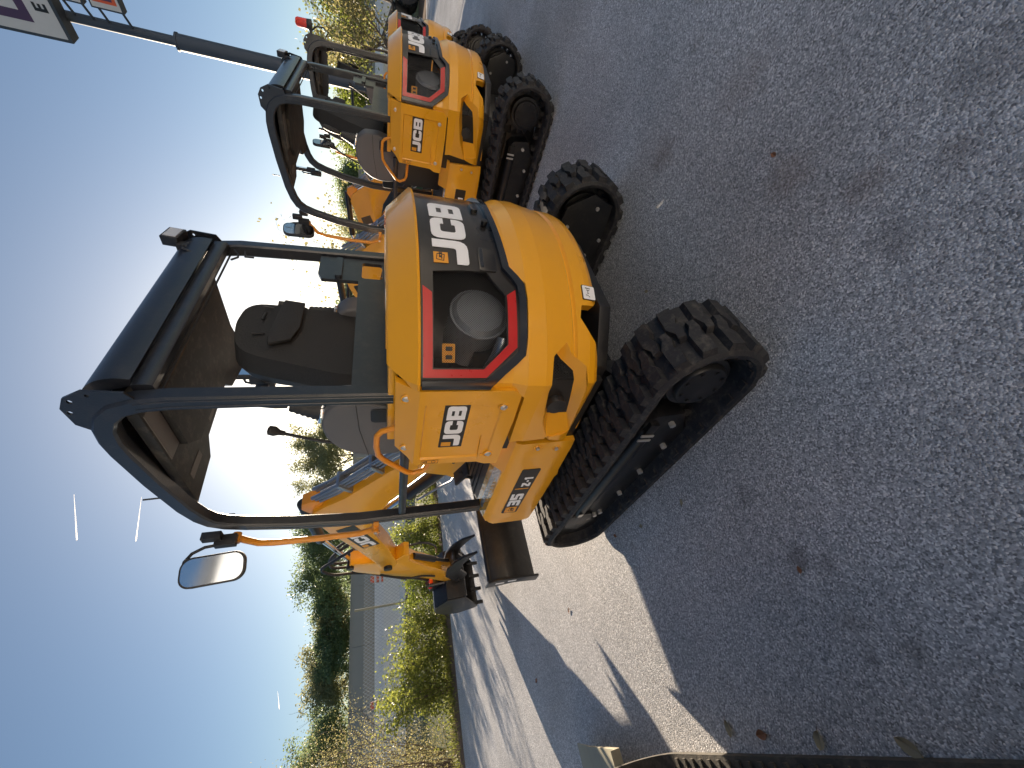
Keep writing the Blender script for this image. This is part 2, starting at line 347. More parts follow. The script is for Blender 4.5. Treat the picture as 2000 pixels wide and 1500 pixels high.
# ------------------------------------------------------------------ EXCAVATOR
R_T, L_S = .875, .70
A_C = math.asin(L_S / R_T); S_0 = R_T * A_C; F_C = -R_T * cos(A_C)
def PB(s, z, off):
    """perimeter of the upper body: tail arc, then straight side"""
    sg = 1 if s >= 0 else -1; s = abs(s)
    if s <= S_0: a = s / R_T; p = Vector((-R_T * cos(a), R_T * sin(a), z)); n = Vector((-cos(a), sin(a), 0))
    else: p = Vector((F_C + s - S_0, L_S, z)); n = Vector((0, 1, 0))
    d = (s - S_0) / .035
    if -1 < d < 1:
        n1 = Vector((-cos((S_0 - .035) / R_T), sin((S_0 - .035) / R_T), 0)); t = (d + 1) / 2
        n = (n1 * (1 - t) + Vector((0, 1, 0)) * t).normalized()
    p = p + n * off
    return Vector((p.x, p.y * sg, p.z))
SS = frange(-1.24, -S_0, .06) + frange(-S_0, S_0, .035) + [S_0 - .03, S_0 + .03] + frange(S_0, 1.4, .06)
def interp(tab, x):
    if x <= tab[0][0]: return tab[0][1]
    for (a, b), (c, d) in zip(tab, tab[1:]):
        if x <= c: return b + (d - b) * (x - a) / (c - a)
    return tab[-1][1]

def build_excavator():
    global XF
    root = thing('mini_excavator', 'nearest yellow mini excavator with black engine cover, filling the middle of the yard', 'excavator', (.05, 2.42, 0), radians(131.6), 'mini excavators parked in a row')
    # ---------------- undercarriage
    XF = Matrix.Identity(4)
    def track_path(n=30):
        rc, rr = (-.845, .262), .258; fc, fr = (.655, .232), .230
        pts = []
        for i in range(13): a = radians(-92 - 178 * i / 12); pts.append((rc[0] + rr * cos(a), rc[1] + rr * sin(a)))       # rear: bottom -> top
        for i in range(1, 18):
            t = i / 18; x0, z0 = pts[12]; x1, z1 = fc[0] + fr * cos(radians(88)), fc[1] + fr * sin(radians(88))
            pts.append((x0 + (x1 - x0) * t, z0 + (z1 - z0) * t - .012 * sin(pi * t * 1)))
        for i in range(13): a = radians(88 - 180 * i / 12); pts.append((fc[0] + fr * cos(a), fc[1] + fr * sin(a)))
        for i in range(1, 18):
            t = i / 18; x0, z0 = fc[0] + fr * cos(radians(-92)), fc[1] + fr * sin(radians(-92)); x1, z1 = rc[0] + rr * cos(radians(-92)), rc[1] + rr * sin(radians(-92))
            pts.append((x0 + (x1 - x0) * t, .004))
        return pts
    base = track_path()
    # resample
    seg = [math.dist(base[i], base[(i + 1) % len(base)]) for i in range(len(base))]; TL = sum(seg)
    def at(u):
        u = u % TL
        for i, L in enumerate(seg):
            if u <= L: a, b = base[i], base[(i + 1) % len(base)]; t = u / L; return (a[0] + (b[0] - a[0]) * t, a[1] + (b[1] - a[1]) * t)
            u -= L
        return base[0]
    def frame(u):
        p = at(u); a, b = at(u - .012), at(u + .012); t = Vector((b[0] - a[0], 0, b[1] - a[1])).normalized()
        n = Vector((-t.z, 0, t.x))
        c = Vector((-.1, 0, .24)); P = Vector((p[0], 0, p[1]))
        if n.dot(P - c) < 0: n = -n
        return P, t, n
    NP = 110
    def track(sg):
        mb = MB(); l0, l1 = .575, .875
        # belt: cross-section around path
        sec = [(l0, -.020), (l0 + .012, -.004), (l0 + .14, -.004), (l1 - .14, -.004), (l1 - .012, -.004), (l1, -.020), (l1 - .004, -.036), (l1 - .03, -.046), (l0 + .03, -.046), (l0 + .004, -.036)]
        V = []; F = []; k = len(sec)
        for i in range(NP):
            P, t, n = frame(TL * i / NP)
            for (l, h) in sec: q = P + n * (h - .018); V.append((q.x, sg * l, q.z))
        for i in range(NP):
            for j in range(k): F.append((i * k + j, i * k + (j + 1) % k, ((i + 1) % NP) * k + (j + 1) % k, ((i + 1) % NP) * k + j))
        mb.add(V, F)
        # chunky alternating lugs
        nl = 42
        for i in range(nl):
            for side in (0, 1):
                u = TL * (i + .5 * side) / nl
                if side == 0: shape = [(.862, -.032), (.862, .030), (.760, .036), (.715, .010), (.690, .012), (.690, -.022), (.735, -.030), (.775, -.016), (.80, -.034)]
                else: shape = [(.588, -.032), (.588, .030), (.690, .036), (.735, .010), (.760, .012), (.760, -.022), (.715, -.030), (.675, -.016), (.65, -.034)]
                n_ = len(shape); V = []
                for hh, sc in ((-.024, 1.0), (.006, .80)):
                    cx = sum(a for a, b in shape) / n_; cy = sum(b for a, b in shape) / n_
                    for (l, du) in shape:
                        l2 = cx + (l - cx) * (1 - (1 - sc) * .5); d2 = cy + (du - cy) * sc
                        P, t, n = frame(u + d2); q = P + n * hh; V.append((q.x, sg * l2, q.z))
                mb.add(V, [tuple(range(n_, 2 * n_))] + [(a, (a + 1) % n_, (a + 1) % n_ + n_, a + n_) for a in range(n_)])
            # inner guide lugs and outer-edge ribs
            P, t, n = frame(TL * (i + .25) / nl); c = P - n * .075
            for lm in (.70, .75):
                R = Matrix((t, Vector((0, 1, 0)), n)).transposed()
                mb.box((c.x, sg * lm, c.z), (.035, .018, .05), R)
            c = P - n * .064; mb.box((c.x, sg * .845, c.z), (.045, .03, .012), Matrix((t, Vector((0, 1, 0)), n)).transposed())
        return mb.build('track', 'rubber', root, ang=30)
    def undergear(sg):
        # side frame
        mb = MB()
        mb.prism([(-.60, .30), (-.55, .34), (.40, .33), (.52, .28), (.56, .20), (.50, .09), (-.48, .08), (-.62, .16)], sg * .62, sg * .80)
        mb.tube([(-.50, sg * .785, .30), (.50, sg * .785, .285)], .042, 14)
        mb.prism([(.44, .36), (.62, .33), (.66, .22), (.52, .16), (.44, .2)], sg * .63, sg * .822)
        mb.box((-.52, sg * .80, .305), (.09, .05, .05)); mb.box((.46, sg * .805, .25), (.09, .03, .10))
        fr = mb.build('track_frame', 'black_metal', root, bevel=.006)
        mb = MB()
        for x, z in ((-.36, .13), (-.10, .125), (.16, .125), (.42, .14), (.50, .2), (.46, .165), (-.55, .2)):
            mb = MB(); mb.cyl((x, sg * .80, z), (x, sg * .822, z), .015, n=6); mb.build('bolt', 'bolt', fr)
        for x, z, d in ((.40, .30, (.035, .004, .03)), (-.455, .315, (.014, .006, .07)), (-.49, .315, (.014, .006, .07))):
            mb = MB(); mb.box((x, sg * .831, z), d); mb.build('tag', 'bolt', fr)
        # inner face plate with its bolts
        mb = MB(); mb.prism([(-.95, .10), (-1.0, .25), (-.90, .40), (-.55, .44), (.3, .42), (.3, .10), (-.6, .07)], sg * .625, sg * .60)
        pl = mb.build('inner_plate', 'black_metal', root, bevel=.004)
        for x, z in ((-.92, .20), (-.78, .36), (-.60, .16), (-.50, .28), (-.72, .1)): mb = MB(); mb.cyl((x, sg * .60, z), (x, sg * .59, z), .012, n=8); mb.build('bolt', 'bolt', pl)
        # sprocket
        mb = MB(); c = (-.845, .262); n = 17; out = []
        for i in range(n * 4):
            a = 2 * pi * i / (n * 4); r = .190 if (i % 4) in (0, 1) else .158; out.append((c[0] + r * cos(a), c[1] + r * sin(a)))
        mb.prism(out, sg * .70, sg * .74); mb.cyl((c[0], sg * .66, c[1]), (c[0], sg * .81, c[1]), .135, n=32); mb.cyl((c[0], sg * .81, c[1]), (c[0], sg * .835, c[1]), .115, .105, n=32)
        sp = mb.build('sprocket', 'black_metal', root, bevel=.004)
        for i in range(8): a = 2 * pi * i / 8 + .2; mb = MB(); mb.cyl((c[0] + .085 * cos(a), sg * .834, c[1] + .085 * sin(a)), (c[0] + .085 * cos(a), sg * .842, c[1] + .085 * sin(a)), .009, n=6); mb.build('hub_bolt', 'black_metal', sp)
        mb = MB(); mb.cyl((.655, sg * .655, .232), (.655, sg * .795, .232), .165, n=32); mb.cyl((.655, sg * .70, .232), (.655, sg * .75, .232), .185, n=32); mb.build('idler', 'black_metal', root, bevel=.006)
        for x in (-.45, -.18, .09, .36):
            mb = MB(); mb.cyl((x, sg * .66, .105), (x, sg * .79, .105), .062, n=18); mb.build('roller', 'black_metal', root, bevel=.005)
    for sg in (1, -1): track(sg); undergear(sg)
    mb = MB()
    mb.prism([(-.42, -.42), (.42, -.42), (.42, .42), (-.42, .42)], .22, .40, 'z')
    for sx in (-1, 1):
        for sy in (-1, 1):
            mb.prism([(sx * .20, .40 * sy), (sx * .42, .25 * sy), (sx * .62, .66 * sy), (sx * .38, .66 * sy)], .16, .36, 'z')
    mb.build('chassis', 'black_metal', root, bevel=.01)
    mb = MB(); mb.cyl((-.15, 0, .38), (-.15, 0, .53), .36, n=40); mb.build('slew_ring', 'black_metal', root, bevel=.006)
    # dozer blade
    prof = [(1.545, .66), (1.50, .675), (1.475, .66), (1.44, .56), (1.43, .46), (1.45, .36), (1.50, .285), (1.535, .275), (1.50, .33), (1.475, .40), (1.465, .48), (1.475, .56)]
    mb = MB(); mb.prism(prof, -.87, .87); mb.tube([(1.50, -.87, .665), (1.50, .87, .665)], .026, 12)
    bl = mb.build('dozer_blade', 'black_metal', root, bevel=.004)
    for sg in (1, -1):
        mb = MB(); mb.prism([(1.40, .62), (1.43, .70), (1.56, .70), (1.55, .60), (1.52, .48), (1.55, .34), (1.57, .26), (1.44, .27), (1.41, .40)], sg * .868, sg * .885); e = mb.build('end_plate', 'black_metal', bl, bevel=.003)
        for x, z in ((1.47, .60), (1.455, .50)): mb = MB(); mb.box((x, sg * .8865, z), (.022, .003, .07)); mb.build('reflector', 'white', bl)
        mb = MB(); mb.prism([(.35, .20), (.35, .34), (1.0, .44), (1.45, .52), (1.45, .38), (.95, .30)], sg * .30, sg * .40); mb.build('blade_arm', 'black_metal', root, bevel=.006)
    mb = MB(); mb.cyl((.45, 0, .33), (1.0, 0, .42), .055); mb.cyl((1.0, 0, .42), (1.43, 0, .49), .03); mb.build('blade_ram', 'black_metal', root)

    # ---------------- upper structure
    XF = Matrix.Translation((-.15, 0, 0)) @ Matrix.Rotation(radians(1.8), 4, 'Z')
    # counterweight
    cw_prof = [(.585, -.05), (.605, -.028), (.63, -.010), (.66, -.002), (.718, 0), (.726, -.010), (.734, -.010), (.742, .0), (.868, .022), (.945, .020), (.975, .006), (1.0, -.004), (1.05, -.006)]
    vent_out = [(.640, .772), (.690, .745), (.737, .675), (.854, .652), (1.06, .628), (1.173, .614), (1.195, .735), (1.054, .800), (.853, .840), (.700, .835)]
    vent_in = [(.676, .800), (.705, .778), (.759, .715), (.820, .706), (.95, .680), (1.056, .660), (1.056, .764), (.96, .79), (.853, .807), (.76, .812)]
    top = [(1.18, .885), (1.19, .93), (.875, .940), (.850, .985), (.840, 1.085), (.815, 1.082), (.733, .990), (.700, .955), (.634, .948), (.475, .943), (.407, .947), (.373, .971), (.333, 1.003), (.26, 1.012), (.15, 1.020), (0, 1.028), (-.156, 1.028), (-.35, 1.02), (-.8, 1.0), (-1.22, .93)]
    bot = [(-1.24, .55), (-.95, .58), (-.7, .61), (-.3, .612), (.0, .612), (.115, .612), (.30, .602), (.400, .598), (.448, .604), (.470, .625), (.476, .690), (.531, .700), (.60, .655), (.640, .622), (.70, .612), (.81, .608), (.90, .590), (1.02, .566), (1.15, .552), (1.24, .548), (1.245, .60), (1.205, .74)]
    mb = MB(); shell(mb, [bot + top, vent_out[::-1]], PB, 0, .05, SS, [p[0] for p in cw_prof], lambda s, z: interp(cw_prof, z))
    cw = mb.build('counterweight', 'yellow', root, ang=8)
    # vent bezel sloping inwards, then mesh
    mb = MB()
    def near(lp, s, z): return min(math.dist(p, (s, z)) for p in lp)
    def ring(mb, A, B, P, oa, ob, th=.004):
        pa = [P(a, b, oa + interp(cw_prof, b)) for a, b in A]; pb = [P(a, b, ob) for a, b in B]; n = len(A)
        mb.add(pa + pb, [(i, (i + 1) % n, (i + 1) % n + n, i + n) for i in range(n)])
        mb.add(pa + [P(a, b, oa + interp(cw_prof, b) - .02) for a, b in A], [(i, (i + 1) % n, (i + 1) % n + n, i + n) for i in range(n)])
    ring(mb, vent_out, vent_in, PB, 0, -.045)
    mb.build('vent_bezel', 'yellow', cw, ang=35)
    mb = MB(); shell(mb, [vent_in], PB, -.047, .001, SS); mb.build('vent_mesh', 'mesh_coarse', cw)
    # moulding under the window at the corner
    # number plate sticker
    mb = MB(); shell(mb, [rrect(.378, .612, .448, .680, .006)], PB, .004, .004, SS, offn=lambda s, z: max(-.01, interp(cw_prof, z))); st = mb.build('stock_sticker', 'blackd', cw)
    mb = MB(); shell(mb, [rrect(.381, .615, .445, .677, .005)], PB, .0055, .001, SS, offn=lambda s, z: max(-.01, interp(cw_prof, z))); mb.build('sticker_face', 'white', cw)
    mb = MB()
    for a, b, c, d in ((.392, .628, .396, .664), (.402, .650, .420, .653), (.402, .640, .405, .660), (.417, .638, .420, .656), (.405, .636, .418, .639), (.426, .628, .429, .664), (.432, .630, .435, .650)):
        shell(mb, [[(a, b), (c, b), (c, d), (a, d)]], PB, .0065, .0006, (), offn=lambda s, z: max(-.01, interp(cw_prof, z)))
    mb.build('sticker_writing', 'blackd', cw)
    # engine cover (black lid with window)
    win = [(.374, 1.312), (.754, 1.314), (.752, 1.123), (.664, 1.028), (.456, 1.026), (.401, 1.070), (.357, 1.100), (.360, 1.200)]
    lid = [(-.85, 1.358), (-.85, 1.01), (-.35, 1.03), (-.156, 1.036), (0, 1.036), (.15, 1.028), (.333, 1.012), (.373, .98), (.407, .955), (.475, .951), (.634, .956), (.70, .962), (.731, .995), (.812, 1.085), (.828, 1.095), (.828, 1.358)]
    mb = MB(); shell(mb, [lid, win[::-1]], PB, -.004, .016, SS)
    cov = mb.build('engine_cover', 'gloss_black', root, ang=40)
    def strip(pa, pb): return pa + pb[::-1]
    outer = [(-.50, 1.025), (-.156, 1.028), (0, 1.031), (.15, 1.022), (.333, 1.006), (.373, .972), (.407, .949), (.475, .945), (.634, .950), (.70, .956), (.733, .990), (.815, 1.084), (.834, 1.092), (.834, 1.356)]
    inner = [(-.50, 1.056), (-.156, 1.058), (0, 1.058), (.15, 1.050), (.340, 1.034), (.383, 1.000), (.416, .980), (.478, .976), (.630, .980), (.685, .984), (.712, 1.012), (.790, 1.103), (.799, 1.118), (.799, 1.356)]
    mb = MB(); shell(mb, [strip(outer, inner)], PB, .014, .02, SS); mb.build('rim_seal', 'seal', cov, bevel=.0)
    mb = MB(); shell(mb, [win], PB, -.022, .001, SS); mb.build('window_mesh', 'mesh', cov)
    red = [(.441, 1.352), (.790, 1.352), (.789, 1.111), (.668, .987), (.430, .985), (.456, 1.022), (.658, 1.024), (.757, 1.122), (.759, 1.318), (.467, 1.318)]
    mb = MB(); shell(mb, [red], PB, .0005, .004, SS); mb.build('reflective_surround', 'red', cov)
    # raised catch, slot, lock
    mb = MB(); shell(mb, [rrect(-.12, 1.085, -.035, 1.115, .010)], PB, .010, .014, SS); mb.build('catch', 'gloss_black', cov, bevel=.002); mb = MB(); shell(mb, [rrect(.235, 1.055, .355, 1.125, .008)], PB, .0005, .004, SS); mb.build('handle_recess', 'gloss_black', cov, bevel=.002)
    mb = MB(); shell(mb, [rrect(.242, 1.107, .338, 1.122, .004)], PB, .002, .003, SS); mb.build('handle_slot', 'seal', cov)
    mb = MB(); p = PB(.075, 1.075, 0); q = PB(.075, 1.075, .02); mb.cyl(p, q, .014, n=14); mb.build('lock', 'black_metal', cov, bevel=.002)
    mb = MB(); word(mb, 'JCB', .336, 1.166, .142, PB, wscale=.93, gap=.075, off=.0, th=.0025, ss=frange(-.2, .4, .02)); mb.build('lettering', 'white', cov)
    mb = MB(); shell(mb, [[(.283, 1.250), (.334, 1.249), (.335, 1.306), (.284, 1.306)]], PB, .0, .0025, SS); mb.build('badge', 'oranged', cov)
    mb = MB()
    shell(mb, [[(.294, 1.262), (.326, 1.266), (.321, 1.297), (.291, 1.293)], [(.297, 1.266), (.294, 1.290), (.319, 1.294), (.323, 1.269)]], PB, .001, .002, ())
    word(mb, 'JCB', .318, 1.272, .013, PB, off=.001, th=.002, gap=.05); mb.build('badge_mark', 'blackd', cov)
    # silencer and pipe behind the mesh
    mb = MB()
    cc = Vector((-.655, .415, 1.11)); ax = Vector((.93, -.30, .03)).normalized()
    mb.tube([cc - ax * .005, cc + ax * .01, cc + ax * .02, cc + ax * .26], [.098, .112, .118, .118], 32)
    mb.tube([cc + ax * .014, cc + ax * .026], [.124, .124], 32)
    mb.build('silencer', 'silencer', cov, ang=45)
    mb = MB(); mb.tube([(-.60, .52, 1.02), (-.58, .54, 1.03), (-.53, .55, 1.04), (-.45, .55, 1.06)], .026, 14); mb.build('exhaust_pipe', 'steel_tube', cov)
    mb = MB(); mb.cyl((-.35, .40, 1.24), (-.35, .60, 1.24), .05); mb.box((-.40, .35, 1.05), (.2, .3, .14)); mb.cyl((-.45, .2, 1.0), (-.45, .2, 1.1), .05); mb.build('engine_block', 'dark_plastic', cov, bevel=.004)
    mb = MB(); P0 = PB(.70, 1.25, -.06); mb.prism([(0, 0), (0, 0), (0, 0)], 0, 0) if False else None
    shell(mb, [rrect(.655, 1.225, .735, 1.275, .004)], PB, -.055, .002, SS); wl = mb.build('warning_label', 'oranged', cov)
    mb = MB()
    for a in (.668, .703): shell(mb, [rrect(a, 1.236, a + .018, 1.262, .003)], PB, -.0535, .001, ())
    mb.build('label_symbols', 'blackd', cov)
    # hood
    hood_tab = [(1.36, .012), (1.372, .016), (1.472, -.085), (1.478, -.094)]
    mb = MB(); shell(mb, [[(-.84, 1.362), (.839, 1.362), (.839, 1.392), (.772, 1.455), (.745, 1.478), (-.745, 1.478), (-.772, 1.455), (-.84, 1.392)]], PB, 0, .03, SS, [1.372, 1.472], lambda s, z: interp(hood_tab, z))
    hd = mb.build('hood', 'yellow', root, ang=9)
    mb = MB(); arc = [PB(s, 0, -.10) for s in frange(-.73, .73, .06)]
    pl = [(p.x, p.y) for p in arc]
    mb.prism([(-.02, -.585)] + pl + [(-.02, .585)], 1.435, 1.472, 'z'); mb.build('hood_top', 'yellow', hd, bevel=.008)
    mb = MB(); pl2 = [(PB(s, 0, -.17).x, PB(s, 0, -.17).y) for s in frange(-.35, .45, .06)]
    mb.prism([(-.42, -.30)] + pl2 + [(-.42, .40)], 1.468, 1.480, 'z'); mb.build('hood_pad', 'yellow', hd, bevel=.004)
    # side panels
    def panel(sg):
        Pm = (lambda s, z, o: PB(s, z, o)) if sg > 0 else (lambda s, z, o: Vector((PB(s, z, o).x, -PB(s, z, o).y, z)))
        def off(s, z):
            o = .012
            if z > 1.36: o -= (z - 1.36) * .62
            if .925 < s < 1.305 and 1.015 < z < 1.335: o -= .008
            return o
        e = 1e-3
        mb = MB(); shell(mb, [[(.842, .985), (.872, .950), (1.05, .945), (1.375, .953), (1.372, 1.02), (1.350, 1.06), (1.345, 1.355), (1.300, 1.385), (1.255, 1.440), (.845, 1.447)]], Pm, 0, .03, [.925 - e, .931, 1.299, 1.305 + e, .88, 1.0, 1.1, 1.2], [1.015 - e, 1.021, 1.329, 1.335 + e, 1.36], off)
        p = mb.build('side_panel', 'yellow', root, ang=12)
        for s, z in ((.917, 1.405), (.945, 1.010), (1.240, 1.400), (1.290, 1.012)):
            o = off(s, z); mb = MB(); mb.tube([Pm(s, z, o - .004), Pm(s, z, o + .001), Pm(s, z, o + .002), Pm(s, z, o + .003), Pm(s, z, o + .008)], [.016, .016, .015, .0085, .0080], 14); mb.build('fixing_bolt', 'bolt', p)
            mb = MB(); mb.tube([Pm(s + .021 * cos(a), z + .021 * sin(a), o + .0002) for a in [i * pi / 8 for i in range(16)]], .0035, 6, closed=True); mb.build('bolt_dimple', 'yellow', p)
        mb = MB(); shell(mb, [rrect(.913, 1.151, 1.224, 1.256, .004)] if sg > 0 else [rrect(.913, 1.151, 1.224, 1.256, .004)], Pm, .0048, .003); pd = mb.build('nameplate', 'blackd', p)
        mb = MB()
        if sg > 0: word(mb, 'JCB', 1.212, 1.164, .078, Pm, wscale=1.13, gap=.10, off=.006, th=.002, slant=.0)
        else: word(mb, 'JCB', .925, 1.164, .078, Pm, wscale=1.13, gap=.10, off=.006, th=.002, flip=1)
        mb.build('lettering', 'white', p)
        mb = MB(); a0 = 1.186 if sg > 0 else .951 - .03
        shell(mb, [[(a0, 1.203), (a0 + .028, 1.203), (a0 + .028, 1.245), (a0, 1.245)]], Pm, .006, .002); mb.build('badge', 'oranged', p)
        mb = MB(); shell(mb, [rrect(1.310, 1.245, 1.340, 1.325, .002)], Pm, .0135, .001); ws = mb.build('warning_label', 'oranged', p)
        mb = MB()
        shell(mb, [[(1.316, 1.297), (1.334, 1.297), (1.325, 1.320)], [(1.321, 1.300), (1.325, 1.313), (1.330, 1.300)]], Pm, .0142, .001)
        shell(mb, [[(1.311, 1.246), (1.339, 1.246), (1.339, 1.324), (1.311, 1.324)], [(1.3125, 1.2475), (1.3125, 1.3225), (1.3375, 1.3225), (1.3375, 1.2475)]], Pm, .0142, .001)
        c = (1.325, 1.268)
        ro = [(c[0] + .010 * cos(i * pi / 8), c[1] + .010 * sin(i * pi / 8)) for i in range(16)]; ri = [(c[0] + .008 * cos(i * pi / 8), c[1] + .008 * sin(i * pi / 8)) for i in range(16)][::-1]
        shell(mb, [ro, ri], Pm, .0142, .001); mb.build('label_symbols', 'blackd', p)
        # crease trim on the lower part of the panel
        mb = MB(); shell(mb, [[(1.13, 1.075), (1.325, 1.062), (1.318, 1.050), (1.20, 1.062)]], Pm, .016, .008); mb.build('pressing', 'yellow', p, bevel=.003)
        return p
    panel(1); panel(-1)
    # inner body so that nothing shows through
    mb = MB(); pl3 = [(PB(s, 0, -.30).x, PB(s, 0, -.30).y) for s in frange(-.7, .7, .08)]
    mb.prism([(0.0, -.52)] + pl3 + [(0.0, .52)], .60, 1.43, 'z')
    mb.prism([(-.50, .52), (.0, .52), (.0, .655), (-.50, .655)], .56, 1.0, 'z')
    mb.prism([(-.50, -.52), (.0, -.52), (.0, -.655), (-.50, -.655)], .56, 1.40, 'z')
    mb.build('engine_bay', 'blackd', root)
    mb = MB(); mb.cyl((-.36, .60, .75), (-.36, .69, .75), .045); mb.box((-.5, .58, .70), (.1, .06, .1)); mb.build('hydraulic_block', 'dark_plastic', root, bevel=.004)
    # revolving frame floor
    mb = MB(); mb.prism([(-.75, -.45), (-.80, 0), (-.75, .45), (-.55, .62), (.0, .66), (.78, .64), (.95, .30), (1.0, 0), (.95, -.30), (.78, -.64), (0, -.66), (-.55, -.62)], .545, .60, 'z'); mb.build('turntable', 'black_metal', root, bevel=.004)
    # ---- skirts and platform
    def skirt(sg):
        Pm = lambda s, z, o: Vector((s, sg * (.685 + o), z))
        tab = [(.50, -.02), (.56, 0), (.83, 0), (.872, -.014)]
        mb = MB(); shell(mb, [[(-.085, .548), (-.03, .540), (.22, .534), (.275, .518), (.30, .534), (.70, .540), (.812, .548), (.835, .60), (.835, .80), (.775, .868), (.74, .880), (-.065, .872)]], Pm, 0, .05, frange(-.05, .8, .1), [.56, .60, .83], lambda s, z: interp(tab, z))
        # front return and step tread
        mb.prism([(.775, .635), (.835, .66), (.95, .44), (.99, .40), (.93, .40), (.80, .60)], .56, .845, 'z') if sg > 0 else mb.prism([(.775, -.635), (.835, -.66), (.95, -.44), (.99, -.40), (.93, -.40), (.80, -.60)], .56, .845, 'z')
        mb.prism([(-.06, sg * .50), (-.06, sg * .672), (.765, sg * .668), (.80, sg * .62), (.90, sg * .50)], .845, .872, 'z')
        mb.prism([(sg * .680, .868), (sg * .60, .945), (sg * .56, .945), (sg * .56, .85)], -.085, .20, 'x')
        sk = mb.build('skirt', 'yellow', root, ang=20, bevel=.0)
        mb = MB()
        pts = [(.20, .572), (.20, .655), (.62, .655), (.70, .64), (.765, .585), (.74, .566)]
        mb.prism([(a, sg * b) for a, b in pts], .872, .876, 'z')
        for i in range(26):
            for j in range(4):
                x, y = .215 + i * .0205, .585 + j * .02 + (.01 if i % 2 else 0)
                if x < .70 and y < .65: mb.box((x, sg * y, .8775), (.011, .006, .003), Matrix.Rotation(.7 if (i + j) % 2 else -.7, 3, 'Z'))
        mb.build('tread_plate', 'tread_plate', sk)
        for x, z in ((-.031, .741), (-.021, .634)):
            mb = MB(); mb.cyl((x, sg * .683, z), (x, sg * .695, z), .010, n=12); mb.build('fixing_bolt', 'bolt', sk)
            mb = MB(); mb.tube([(x + .02 * cos(a), sg * .686, z + .02 * sin(a)) for a in [i * pi / 8 for i in range(16)]], .0035, 6, closed=True); mb.build('bolt_dimple', 'yellow', sk)
        # model plate
        q = [(.171, .657), (.171, .767), (.688, .775), (.690, .673)]
        Pp = (lambda s, z, o: Vector((s, .685 + o, z))) if sg > 0 else (lambda s, z, o: Vector((s, -.685 - o, z)))
        mb = MB(); shell(mb, [chamfer_round(q, .012)], Pp, .003, .003); pn = mb.build('model_plate', 'blackd', sk)
        mb = MB()
        if sg > 0:
            word(mb, '35', .595, .682, .078, Pp, wscale=1.15, gap=.10, off=.0045, th=.002)
            word(mb, 'Z-1', .355, .678, .052, Pp, wscale=1.0, gap=.20, off=.0045, th=.002)
        else:
            word(mb, '35', .265, .682, .078, Pp, wscale=1.15, gap=.10, off=.0045, th=.002, flip=1)
            word(mb, 'Z-1', .50, .678, .052, Pp, wscale=1.0, gap=.20, off=.0045, th=.002, flip=1)
        mb.build('model_number', 'white', sk)
        mb = MB(); x0 = .612 if sg > 0 else .185
        shell(mb, [[(x0, .685), (x0 + .068, .686), (x0 + .068, .760), (x0, .758)]], Pp, .0045, .002); shell(mb, [[(.378, .675), (.386, .675), (.386, .758), (.378, .758)]], Pp, .0045, .002); mb.build('badge', 'oranged', sk)
        mb = MB(); shell(mb, [[(x0 + .014, .705), (x0 + .054, .700), (x0 + .048, .738), (x0 + .012, .734)], [(x0 + .018, .709), (x0 + .016, .731), (x0 + .045, .734), (x0 + .049, .705)]], Pp, .0052, .001)
        if sg > 0: word(mb, 'JCB', x0 + .044, .713, .012, Pp, off=.0055, th=.001, gap=.05)
        mb.build('badge_mark', 'blackd', sk)
    skirt(1); skirt(-1)
    mb = MB(); mb.prism([(-.02, -.50), (-.02, .50), (.90, .50), (1.02, .35), (1.05, 0), (1.02, -.35), (.90, -.50)], .62, .855, 'z'); mb.build('platform', 'black_metal', root, bevel=.01)
    mb = MB(); mb.prism([(.05, -.42), (.05, .50), (.86, .50), (.96, .35), (.98, -.35), (.86, -.42)], .856, .868, 'z')
    for i in range(14): mb.box((.50, -.38 + i * .06, .871), (.86, .022, .006))
    mb.build('floor_mat', 'dark_plastic', root)
    for l in (.30, .12, -.12):
        mb = MB(); mb.tube([(.90, l, .87), (.86, l, .93), (.80, l, .97)], .012, 8); mb.box((.83, l, .955), (.16, .10, .02), Matrix.Rotation(-.45, 3, 'Y')); mb.build('pedal', 'dark_plastic', root, bevel=.004)
    # ---- canopy
    can_path = [(.82, .870), (.83, 1.2), (.842, 1.63), (.80, 1.97), (.748, 2.19), (.715, 2.28), (.672, 2.335), (.61, 2.37), (.50, 2.402), (.25, 2.442), (.02, 2.466), (-.06, 2.468), (-.135, 2.458), (-.20, 2.430), (-.246, 2.385), (-.272, 2.32), (-.285, 2.22), (-.292, 1.9), (-.30, 1.448)]
    roots = {}
    for sg in (1, -1):
        mb = MB(); mb.tube([(a, sg * .55, b) for a, b in can_path], .04, rect=(.060, .068), up=(0, 1, 0))
        # flutes along the post profile
        fr = mb.build('canopy_frame', 'canopy', root, ang=25)
        for dl in (-.014, .014):
            for pp in (can_path[:5], can_path[15:]): mb = MB(); mb.tube([(a + dl, sg * .579, b) for a, b in pp], .005, 6); mb.build('frame_rib', 'canopy', fr)
        mb = MB(); shell(mb, [[(-.34, 2.33), (-.352, 2.44), (-.315, 2.50), (-.262, 2.527), (-.175, 2.522), (-.13, 2.48), (-.06, 2.455), (-.2, 2.40), (-.26, 2.35), (-.285, 2.30)]] + [[(x + r * cos(i * pi / 5), z + r * .8 * sin(i * pi / 5)) for i in range(10)][::-1] for x, z, r in ((-.328, 2.43, .008), (-.297, 2.487, .010), (-.24, 2.509, .010))], lambda s, z, o: Vector((s, sg * (.571 + o), z)), 0, .008)
        mb.build('lifting_plate', 'canopy', fr)

    # roof: curved rear visor + top sheet + lining
    mb = MB()
    prof = [(-.345, 2.33)] + [(-.215 + .135 * cos(radians(a)), 2.37 + .135 * sin(radians(a))) for a in range(185, 80, -8)] + [(-.05, 2.500), (.15, 2.480), (.38, 2.452), (.40, 2.42), (.10, 2.45), (-.12, 2.46), (-.21, 2.45), (-.29, 2.40), (-.31, 2.34)]
